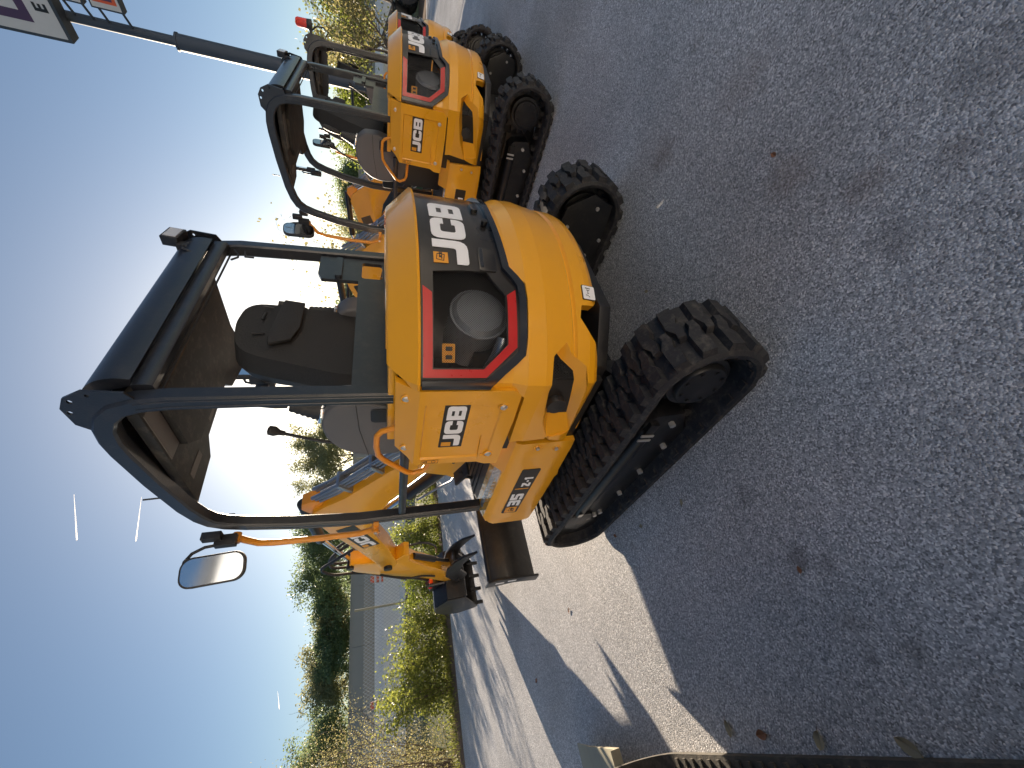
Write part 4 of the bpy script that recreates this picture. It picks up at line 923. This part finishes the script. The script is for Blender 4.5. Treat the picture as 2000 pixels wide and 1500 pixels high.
# far wood closing the horizon
rnd = random.Random(5); mb = MB(); C = []
for i in range(26000):
    x = rnd.uniform(-230, 260); C.append((x, 128 + rnd.uniform(0, 22) + abs(x) * .1, rnd.uniform(0, 1) ** .7 * (10.5 + 3.0 * sin(x * .08) + 2.0 * sin(x * .26 + 1)) ))
leaf_quads(mb, C, 1.5, rnd); tag(mb.build('distant_wood', 'leaf_tree'), 'distant dark green wood on the horizon', kind='stuff')

def shrub(x, y, h, r, m, label, n, ls, seed, stems=9, name='shrub', cat='shrub', group='shrubs along the fence', bare=0.0):
    rnd = random.Random(seed); o = thing(name, label, cat, (x, y, -.03 + zf(x)), 0, group)
    mb = MB(); pts_all = []
    for k in range(stems):
        a = rnd.random() * 6.28; d = Vector((cos(a) * rnd.uniform(.1, 1) * r / h, sin(a) * rnd.uniform(.1, 1) * r / h, 1)).normalized(); p = Vector((cos(a) * .08, sin(a) * .08, 0)); pts = [p]; L = h * rnd.uniform(.7, 1.1)
        for i in range(8):
            d = (d + Vector((rnd.gauss(0, .12), rnd.gauss(0, .12), .02))).normalized(); p = p + d * L / 8; pts.append(p)
            if i > 1:
                q = p + Vector((rnd.gauss(0, 1), rnd.gauss(0, 1), rnd.gauss(.4, .7))).normalized() * h * rnd.uniform(.08, .25)
                mb.tube([p, (p + q) / 2 + Vector((0, 0, .02)), q], [.004, .003, .0015], 4, cap=False); pts_all += [(p + q) / 2, q, q]
        mb.tube(pts, [.012 * (1 - .75 * i / 8) for i in range(9)], 5, cap=False); pts_all += pts[2:]
    mb.build('stems', 'twig', o)
    C = []
    for i in range(n):
        c = rnd.choice(pts_all) if rnd.random() < .72 else (rnd.gauss(0, r * .42), rnd.gauss(0, r * .42), rnd.uniform(0, h * .35)); s = h * .045 + .02; C.append((c[0] + rnd.gauss(0, s), c[1] + rnd.gauss(0, s), max(.02, c[2] + rnd.gauss(0, s))))
    mb = MB(); leaf_quads(mb, C, ls, rnd); mb.build('foliage', m, o)
    return o
shrubs = [
    (-8.15, 8.2, 3.5, 1.1, 'leaf_tan', 'tallest shrub with bare reaching twigs and tan leaves at the lower left corner', 5200, .042, 26),
    (-9.1, 9.5, 2.9, 1.0, 'leaf_tan', 'tall tan leaved shrub behind the tallest one', 4200, .042, 18),
    (-7.0, 8.9, 1.7, .9, 'leaf_shrub', 'bushy yellow green shrub in front of the tan shrubs', 2600, .08, 14),
    (-6.5, 9.5, 1.45, .8, 'leaf_shrub', 'yellow green shrub with reddish mulch at its foot', 2000, .075, 12),
    (-6.0, 9.9, 1.25, .7, 'leaf_shrub', 'low yellow green shrub left of the fence post', 1600, .07, 11),
    (-5.4, 10.3, 1.15, .75, 'leaf_dark', 'low dark green shrub between the fence post and the bucket', 1700, .07, 11),
    (-4.5, 10.6, 1.0, .7, 'leaf_dark', 'lowest dark green shrub directly behind the bucket', 1400, .07, 10),
    (-3.9, 10.9, 1.55, .75, 'leaf_shrub', 'green shrub with a tall shoot rising over the bucket', 1600, .08, 9),
    (-3.0, 11.9, 1.6, .85, 'leaf_shrub', 'bright leafy shrub beside the dipper', 2300, .08, 13),
    (-2.1, 12.6, 1.55, .85, 'leaf_shrub', 'bright leafy shrub behind the canopy front post', 2300, .08, 13),
    (-1.2, 13.2, 1.3, .85, 'leaf_shrub', 'bright shrub seen between post and boom ram', 2000, .08, 12),
]
for i, (x, y, h, r, m, lb, n, ls, st) in enumerate(shrubs): shrub(x, y, h * (.84 if h < 2 else 1), r * .85, m, lb, int(n * 2.2), ls * .68, 300 + i, st)
# sparse bare trees
shrub(3.9, 14.2, 4.3, 2.1, 'leaf_tan', 'sparse bare branched shrub against the bright sky behind the nearest seat', 700, .10, 71, 16, 'bare_shrub', 'shrub', None)
shrub(5.8, 15.2, 3.6, 1.8, 'leaf_tan', 'sparse bare branched shrub seen under the second canopy front', 900, .10, 73, 14, 'bare_shrub', 'shrub', None)
tree(15.6, 19.0, 0, 5.2, 2.0, 'small_tree', 'small tree with fine pale twigs beside the red beacon', 'tree', 'leaf_tan', 3500, .12, 41, None, .08, trunk_h=.25, twigm='twig')
tree(19.2, 22.5, 0, 5.6, 2.4, 'small_tree', 'yellow green leafy tree behind the farthest excavator', 'tree', 'leaf_shrub', 6000, .14, 42, None, .1, trunk_h=.22)
tree(14.2, 22.5, 0, 4.4, 2.2, 'small_tree', 'green leafy small tree low behind the farthest canopy', 'tree', 'leaf_dark', 5000, .14, 43, None, .1, trunk_h=.2)
# palm crown hanging into the top edge
pm = thing('palm_tree', 'palm with drooping dry grey fronds at the right hand edge of the yard', 'palm tree', (21.5, 22.5, zf(21.5)))
mb = MB(); mb.tube([(0, 0, -.1), (.1, 0, 3), (.05, 0, 5.4)], [.24, .19, .2], 12); mb.build('trunk', 'bark', pm)
rnd = random.Random(9)
for k in range(34):
    a = 2 * pi * k / 34 + rnd.gauss(0, .1); mb = MB(); el = rnd.uniform(-.9, .9); pts = []; p = Vector((.05, 0, 5.3)); d = Vector((cos(a) * cos(el), sin(a) * cos(el), sin(el)))
    for i in range(10): pts.append(p.copy()); p = p + d * .26; d = (d + Vector((0, 0, -.17))).normalized()
    mb.tube(pts, [.014 * (1 - .08 * i) for i in range(10)], 4, cap=False)
    V = []; F = []
    for i in range(1, 10):
        for j in range(3):
            base = pts[i].lerp(pts[i - 1], j / 3); t = (pts[i] - pts[i - 1]).normalized(); sd = t.cross(Vector((0, 0, 1))).normalized()
            for sg in (1, -1):
                tip = base + (sd * sg * .75 + t * .7 + Vector((0, 0, -.5))).normalized() * .42; k0 = len(V); w = t * .014; V += [base - w, base + w, tip]; F.append((k0, k0 + 1, k0 + 2))
    mb.add(V, F); mb.build('frond', 'palm', pm)

# ------------------------------------------------------------------ sign pylon
py = thing('pylon_sign', 'tall dark steel pylon carrying a large white sign with purple squares', 'sign', (13.05, 18.0, zf(13.05)), 0)
mb = MB(); mb.cyl((0, 0, -.1), (0, 0, 9.0), .27, n=24); mb.cyl((0, 0, 9.0), (0, 0, 9.06), .30, n=24); mb.cyl((0, 0, 9.06), (0, 0, 16), .16, n=20); mb.build('pole', 'pole', py)
fd = Vector((.60, -1.04, 0)).normalized(); fn = Vector((-fd.y, fd.x, 0)); fn = -fn if fn.dot(Vector((-13, -18, 0))) < 0 else fn   # face direction, facing the yard
base = Vector((12.28 - 13.05, 18.27 - 18.0, 0))
def PF(z0, ox=0.0, dn=0.0):
    return lambda s, z, o: base + fd * (s + ox) + fn * (o + dn) + Vector((0, 0, z0 + z))
P1 = PF(12.2)
mb = MB(); shell(mb, [[(0, 0), (4.6, 0), (4.6, 4.2), (0, 4.2)]], P1, 0, .50); bx = mb.build('sign_box', 'sign_dark', py)
mb = MB(); shell(mb, [[(.10, .10), (4.5, .10), (4.5, 4.1), (.10, 4.1)]], P1, .01, .008); mb.build('sign_face', 'sign_white', bx)
mb = MB(); shell(mb, [[(.42, .82), (4.2, .82), (4.2, 3.8), (.42, 3.8)], [(.70, 1.08), (.70, 3.55), (3.95, 3.55), (3.95, 1.08)]], P1, .014, .003); shell(mb, [[(1.0, 1.42), (3.6, 1.42), (3.6, 3.2), (1.0, 3.2)]], P1, .014, .003); mb.build('sign_square', 'sign_purple', bx)
mb = MB(); word(mb, 'E', .80, .24, .36, P1, off=.016, th=.003, flip=1); mb.build('sign_lettering', 'blackd', bx); mb = MB(); word(mb, 'C', 1.40, .24, .36, P1, off=.016, th=.003, flip=1); mb.build('sign_lettering', 'blackd', bx)
mb = MB(); shell(mb, [[(1.45, 1.75), (1.75, 1.75), (1.75, 2.6), (1.45, 2.6)], ], P1, .018, .003); shell(mb, [[(1.95, 1.75), (2.25, 1.75), (2.25, 2.2), (1.95, 2.2)]], P1, .018, .003); mb.build('sign_mark', 'sign_white', bx)
for z0, nm, hh in ((10.20, 'small_sign', .90), (11.30, 'blank_sign', .75)):
    P2 = PF(z0, 1.30)
    mb = MB(); shell(mb, [[(0, 0), (1.2, 0), (1.2, hh), (0, hh)]], P2, 0, .28); q = mb.build(nm, 'sign_dark', py)
    mb = MB(); shell(mb, [[(.05, .05), (1.15, .05), (1.15, hh - .05), (.05, hh - .05)]], P2, .008, .006); mb.build('sign_face', 'sign_white', q)
    if nm == 'small_sign':
        mb = MB(); shell(mb, [[(.2, .12), (1.0, .12), (1.0, .78), (.2, .78)]], P2, .012, .003); mb.build('sign_square', 'barrel', q)
        mb = MB(); shell(mb, [[(.28, .22), (.92, .22), (.92, .74), (.28, .74)]], P2, .015, .003); mb.build('sign_inner_square', 'sign_purple', q)
        mb = MB(); word(mb, 'J', .36, .28, .40, P2, off=.018, th=.003, flip=1); mb.build('sign_lettering', 'sign_white', q)
    mb = MB()
    for zz in (z0 + .12, z0 + hh - .12): a = P2(0, zz - z0, -.15); mb.tube([(0, 0, zz), a], .04, 8)
    mb.build('bracket', 'pole', q)

# ------------------------------------------------------------------ tractor (one builder, two machines)
def wheel(parent, x, y, r, w, rimm='cream'):
    mb = MB(); out = []
    sec = [(r * .60, -w * .42), (r * .78, -w * .5), (r * .95, -w * .46), (r, -w * .3), (r, w * .3), (r * .95, w * .46), (r * .78, w * .5), (r * .60, w * .42)]
    V = []; F = []; n = 40; k = len(sec)
    for i in range(n):
        a = 2 * pi * i / n
        for rr, yy in sec: V.append((x + rr * cos(a), y + yy, r + rr * sin(a)))
    for i in range(n):
        for j in range(k): F.append((i * k + j, i * k + (j + 1) % k, ((i + 1) % n) * k + (j + 1) % k, ((i + 1) % n) * k + j))
    mb.add(V, F)
    for i in range(22):
        a = 2 * pi * i / 22
        for sg in (1, -1):
            aa = a + (.07 if sg > 0 else 0) * 2; R = Matrix.Rotation(-aa, 3, 'Y') @ Matrix.Rotation(sg * .6, 3, 'X')
            mb.box((x + r * 1.01 * cos(aa), y + sg * w * .24, r + r * 1.01 * sin(aa)), (r * .07, w * .5, r * .07), R)
    wh = mb.build('wheel', 'rubber', parent)
    mb = MB(); mb.tube([(x, y - w * .40, r), (x, y - w * .36, r), (x, y + w * .36, r), (x, y + w * .40, r)], [r * .58, r * .62, r * .62, r * .58], 28); mb.cyl((x, y - w * .43, r), (x, y + w * .43, r), r * .22, n=16)
    mb.build('rim', rimm, wh, bevel=.01)
    mb = MB()
    for i in range(8): a = 2 * pi * i / 8; mb.cyl((x + r * .16 * cos(a), y - w * .455, r + r * .16 * sin(a)), (x + r * .16 * cos(a), y + w * .455, r + r * .16 * sin(a)), .018, n=6)
    mb.build('wheel_nuts', 'bolt', wh)
def tractor(loc, rz, label, body, arm_up):
    t = thing('tractor', label, 'tractor', loc, rz)
    mb = MB(); mb.prism([(-.6, .55), (-.6, 1.05), (.2, 1.15), (1.75, 1.05), (1.85, .95), (1.85, .60), (.2, .5)], -.28, .28); mb.build('bonnet', body, t, bevel=.04, seg=3)
    mb = MB(); mb.prism([(-.7, .45), (1.7, .45), (1.7, .62), (-.7, .62)], -.22, .22); mb.cyl((-.35, -.62, .62), (-.35, .62, .62), .08); mb.cyl((1.35, -.58, .42), (1.35, .58, .42), .06); mb.build('chassis', 'black_metal', t, bevel=.01)
    for sg in (1, -1):
        wheel(t, -.35, sg * .72, .62, .36); wheel(t, 1.35, sg * .66, .42, .26)
        mb = MB(); mb.prism([(-1.0, 1.0), (-.95, 1.20), (-.6, 1.36), (0, 1.36), (.25, 1.15), (.2, 1.10), (-.02, 1.30), (-.58, 1.30), (-.90, 1.15)], sg * .52, sg * .92); mb.build('fender', body, t, bevel=.01)
        mb = MB(); mb.tube([(-.85, sg * .5, 1.1), (-.85, sg * .5, 2.3)] if sg else [], .03, 8); mb.build('roll_bar', 'black_metal', t)
        z = .9 if arm_up else .5
        mb = MB(); mb.prism([(.2, 1.1), (.2, 1.28), (1.6, 1.28 + z), (2.5, .55 + z), (2.42, .45 + z), (1.55, 1.12 + z)], sg * .40, sg * .46); mb.build('loader_arm', 'black_metal', t, bevel=.008)
        mb = MB(); mb.cyl((.5, sg * .43, .75), (1.5, sg * .43, 1.1 + z), .04); mb.build('loader_ram', 'chrome', t)
    z = .9 if arm_up else .5
    mb = MB(); mb.prism([(2.45, .0 + z), (2.45, .62 + z), (2.60, .66 + z), (2.62, .08 + z), (3.05, .03 + z), (3.05, -.0 + z)], -.75, .75); mb.build('loader_bucket', 'black_metal', t, bevel=.006)
    mb = MB(); mb.tube([(-.85, -.5, 2.3), (-.85, .5, 2.3)], .03, 8); mb.build('roll_bar', 'black_metal', t); mb = MB(); mb.box((-.6, 0, 1.2), (.50, .45, .12)); mb.box((-.82, 0, 1.45), (.1, .42, .5), Matrix.Rotation(-.15, 3, 'Y')); mb.build('seat', 'seat', t, bevel=.03)
    mb = MB(); mb.tube([(.15, 0, 1.15), (0, 0, 1.42)], .02, 8); mb.tube([(Vector((-.02, 0, 1.44)) + Matrix.Rotation(-.5, 3, 'Y') @ Vector((.18 * cos(a), .18 * sin(a), 0))) for a in [i * pi / 10 for i in range(20)]], .013, 6, closed=True); mb.build('steering_wheel', 'dark_plastic', t)
    return t
tractor((19.4, 20.3, zf(19.4)), radians(150), 'tractor with cream wheel rims at the far edge of the yard', 'black_metal', False)
tractor((6.6, 10.8, zf(6.6)), radians(205), 'dark green tractor with loader arms behind the second excavator', 'tractor_green', True)
tractor((2.15, 9.7, zf(2.15)), radians(-95), 'black compact tractor seen under the canopy of the nearest excavator', 'black_metal', True)  # set here, bucket raised, to block a sun streak on the yard

# ------------------------------------------------------------------ neighbour machine at the left edge (track and blade reach into view)
ct = thing('tracked_carrier', 'dusty tracked machine at the bottom edge showing its rubber track and pale blade', 'tracked loader', (-1.342, .957, 0), radians(131.6))
Xo = XF
def carrier_track(off):
    mb = MB(); base = []
    # local: track outer face at y = off
    for i in range(13): a = radians(-90 - 180 * i / 12); base.append((-1.1 + .24 * cos(a), .24 + .24 * sin(a)))
    for i in range(1, 12): base.append((-1.1 + 2.0 * i / 12, .48))
    for i in range(13): a = radians(90 - 180 * i / 12); base.append((.90 + .24 * cos(a), .24 + .24 * sin(a)))
    for i in range(1, 24): base.append((.90 - 2.0 * i / 24, 0))
    n = len(base); V = []; F = []
    for i, (x, z) in enumerate(base):
        a = base[i - 1]; b = base[(i + 1) % n]; t = Vector((b[0] - a[0], b[1] - a[1])).normalized(); nn = Vector((t.y, -t.x))
        if nn.dot(Vector((x + .1, z - .24))) < 0 and not (-1.1 < x < .9): nn = -nn
        if -1.1 < x < .9: nn = Vector((0, 1 if z > .24 else -1))
        for (l, h) in ((0, 0), (0, -.035), (.30, -.035), (.30, 0)): V.append((x + nn.x * h, off + l, z + nn.y * h))
    for i in range(n):
        for j in range(4): F.append((i * 4 + j, i * 4 + (j + 1) % 4, ((i + 1) % n) * 4 + (j + 1) % 4, ((i + 1) % n) * 4 + j))
    mb.add(V, F)
    for i in range(30):
        x = -1.1 + 2.0 * i / 29
        mb.box((x, off + .05, .040), (.022, .07, .012)); mb.box((x, off + .15, .055), (.04, .03, .04)); mb.box((x, off + .15, .49), (.05, .28, .02))
    return mb.build('track', 'rubber_dusty', ct, ang=30)
carrier_track(.0); carrier_track(1.15)
for y in (.10, 1.25):
    mb = MB(); mb.prism([(-1.0, .20), (-.9, .33), (.7, .33), (.8, .20), (.7, .12), (-.9, .12)], y, y + .12); mb.build('track_frame', 'black_metal', ct, bevel=.01)
    mb = MB(); mb.cyl((-1.1, y - .02, .24), (-1.1, y + .14, .24), .18); mb.cyl((.9, y - .02, .24), (.9, y + .14, .24), .18)
    for k in range(4): mb.cyl((-.7 + k * .45, y, .10), (-.7 + k * .45, y + .12, .10), .06)
    mb.build('rollers', 'black_metal', ct, bevel=.005)
mb = MB(); mb.prism([(-1.2, .40), (-1.2, .95), (-.7, 1.05), (-.3, .60), (.3, .45), (.3, .30), (-1.0, .30)], .42, 1.05); mb.build('body', 'orange', ct, bevel=.02)
for y in (.5, .9): mb = MB(); mb.prism([(.2, .32), (.2, .42), (1.45, .36), (1.45, .26)], y, y + .08); mb.build('blade_arm', 'black_metal', ct, bevel=.005)
mb = MB(); mb.prism([(1.20, .20), (1.20, .26), (1.225, .225), (1.7, .18), (2.12, .10), (2.12, .09), (1.7, .16), (1.22, .19)], -.06, 1.50); mb.build('loader_bucket', 'olive', ct, bevel=.004)
XF = Xo

# ------------------------------------------------------------------ fallen leaves and pebbles
leaves = [(-1.083, .70, 'pale_leaf', .07, 'pale dry leaf lying against the dusty track, nearest the picture corner'), (-1.28, .95, 'pale_leaf', .06, 'pale dry leaf lying against the dusty track, middle of the three pale ones'),
          (-1.45, 1.17, 'dry_leaf', .055, 'reddish curled leaf next to the dusty track'), (-1.56, 1.33, 'pale_leaf', .06, 'pale dry leaf standing at the front of the dusty track'),
          (.92, 1.12, 'dry_leaf', .03, 'dark brown leaf on the shaded asphalt behind the near track'), (-.70, 1.02, 'dry_leaf', .028, 'small red brown leaf on the asphalt at the tip of the light stripe'),
          (-.62, 1.62, 'pale_leaf', .035, 'tiny tan leaf halfway along the near track'), (-.86, 1.95, 'pale_leaf', .035, 'tiny tan leaf close to the front of the near track'),
          (-1.02, 2.22, 'dry_leaf', .035, 'small brown leaf at the foot of the front idler'), (.55, 1.9, 'pale_leaf', .03, 'small pale leaf under the counterweight'), (-1.9, 2.9, 'dry_leaf', .04, 'brown leaf on the sunlit asphalt before the blade'), (-3.0, 3.6, 'dry_leaf', .05, 'brown leaf on the sunlit asphalt past the blade shadow')]
rnd = random.Random(3)
for x, y, m, s, lb in leaves:
    o = thing('fallen_leaf', lb, 'leaf', (x, y, .004), rnd.random() * 6.28, 'fallen leaves on the asphalt')
    mb = MB(); V = []; n = 9
    for i in range(n):
        t = i / (n - 1); w = s * .32 * sin(pi * t) ** .7; zz = s * .25 * (t - .4) ** 2
        V += [(s * (t - .5), -w, zz + s * .12), (s * (t - .5), 0, zz), (s * (t - .5), w, zz + s * .10)]
    F = []
    for i in range(n - 1): a = i * 3; F += [(a, a + 1, a + 4, a + 3), (a + 1, a + 2, a + 5, a + 4)]
    mb.add(V, F); mb.build('blade', m, o)
    mb = MB(); mb.tube([(-s * .5, 0, s * .06), (-s * .72, s * .05, .004)], .0012, 5); mb.build('stalk', 'twig', o)

# contrails high in the sky
def trail(x0, y0, z0, x1, y1, z1, r, label):
    mb = MB(); a, b = Vector((x0, y0, z0)), Vector((x1, y1, z1)); mb.tube([a.lerp(b, i / 8) for i in range(9)], [r * (.15 + .85 * (1 - i / 8)) for i in range(9)], 10)
    o = mb.build('contrail', 'cloud'); return tag(o, label, 'contrail', 'aircraft trails in the sky')

trail(-1238, 4000, 2277, -871, 4000, 2295, 5, 'upper white contrail high over the nearest canopy mirror')
trail(-1295, 4000, 1907, -931, 4000, 1870, 5, 'lower white contrail over the roof of the nearest canopy')
trail(-2961, 4000, 873, -2794, 4000, 886, 3.5, 'faint short contrail low over the wall trees')

# trees closing the view behind the photographer (seen in the mirrors and the paint)
rnd = random.Random(15); mb = MB(); C = []
for i in range(9000):
    x = rnd.uniform(-60, 60); C.append((x, -32 - rnd.uniform(0, 9), rnd.uniform(0, 1) ** .8 * (9 + 2.5 * sin(x * .21) + 1.5 * sin(x * .6 + 1))))
leaf_quads(mb, C, 1.1, rnd); tag(mb.build('rear_wood', 'leaf_tree'), 'green wood behind the photographer', kind='stuff')
# grass and litter at the foot of the shrubs
rnd = random.Random(25); mb = MB(); V = []; F = []
def bed(n, hmax):
    P = [Vector((-9.5, 6.0)), Vector((-6.2, 9.2)), Vector((-3.0, 12.0)), Vector((.5, 14.6)), Vector((8, 16))]
    for i in range(n):
        k = rnd.choice((0, 0, 0, 1, 1, 1, 2, 3)); t = rnd.random(); p = P[k].lerp(P[k + 1], t) + Vector((rnd.gauss(-.3, .45), rnd.gauss(.3, .45)))
        h = rnd.uniform(.04, hmax); a = rnd.random() * 6.28; w = .007; b = len(V); lx, ly = rnd.gauss(0, .3) * h, rnd.gauss(0, .3) * h
        V.extend([(p.x - w * cos(a), p.y - w * sin(a), -.03), (p.x + w * cos(a), p.y + w * sin(a), -.03), (p.x + lx, p.y + ly, -.03 + h)]); F.append((b, b + 1, b + 2))
bed(5000, .14); mb.add(V, F); tag(mb.build('verge_grass', 'leaf_shrub'), 'yellow green grass along the shrub bed', kind='stuff')

# unseen building, added so its sunlit front bounces fill onto the machines' shaded sides
M['render_wall'] = mat('pale_grey_cladding', (.78, .77, .78), .8, var=.04, scale=.6)  # wall tone set for the strength of the bounced fill
M['dark_glass'] = mat('dark_glass', (.03, .035, .04), .08, coat=.5)
M['grey_door'] = mat('roller_door', (.62, .62, .60), .5, var=.05)
bd = thing('bounce_building', 'unseen long low pale grey building with roller doors, added behind the camera to bounce sunlight', 'building', (0, -12, 0))
mb = MB(); mb.box((2, -5, 3.4), (64, 10, 6.8)); mb.build('wall', 'render_wall', bd)
mb = MB(); mb.box((2, -5, 6.95), (65, 11, .3)); mb.build('roof', 'pole', bd)
mb = MB(); mb.box((2, .06, .25), (64, .1, .5)); mb.build('plinth', 'concrete', bd)
for x in (-18, -8, 14, 24):
    mb = MB(); mb.box((x, .05, 2.0), (3.6, .1, 4.0))
    for k in range(12): mb.box((x, .115, .2 + k * .33), (3.5, .03, .05))
    mb.build('roller_door', 'grey_door', bd)
for x in (0, 4): mb = MB(); mb.box((x, .05, 1.6), (2.4, .08, 1.6)); mb.build('window', 'dark_glass', bd)

for k, (x, y, h) in enumerate(((-10.5, -8.5, 6.5), (-4.5, -9.5, 7.2), (9, -9, 6.8))):
    tree(x, y, 0, h, 2.2, 'tree', ['small tree at the left end of the building front', 'middle tree in front of the building windows', 'small tree at the right part of the building front'][k], 'tree', 'leaf_tree', 4500, .2, 500 + k, None, .12, trunk_h=.25)
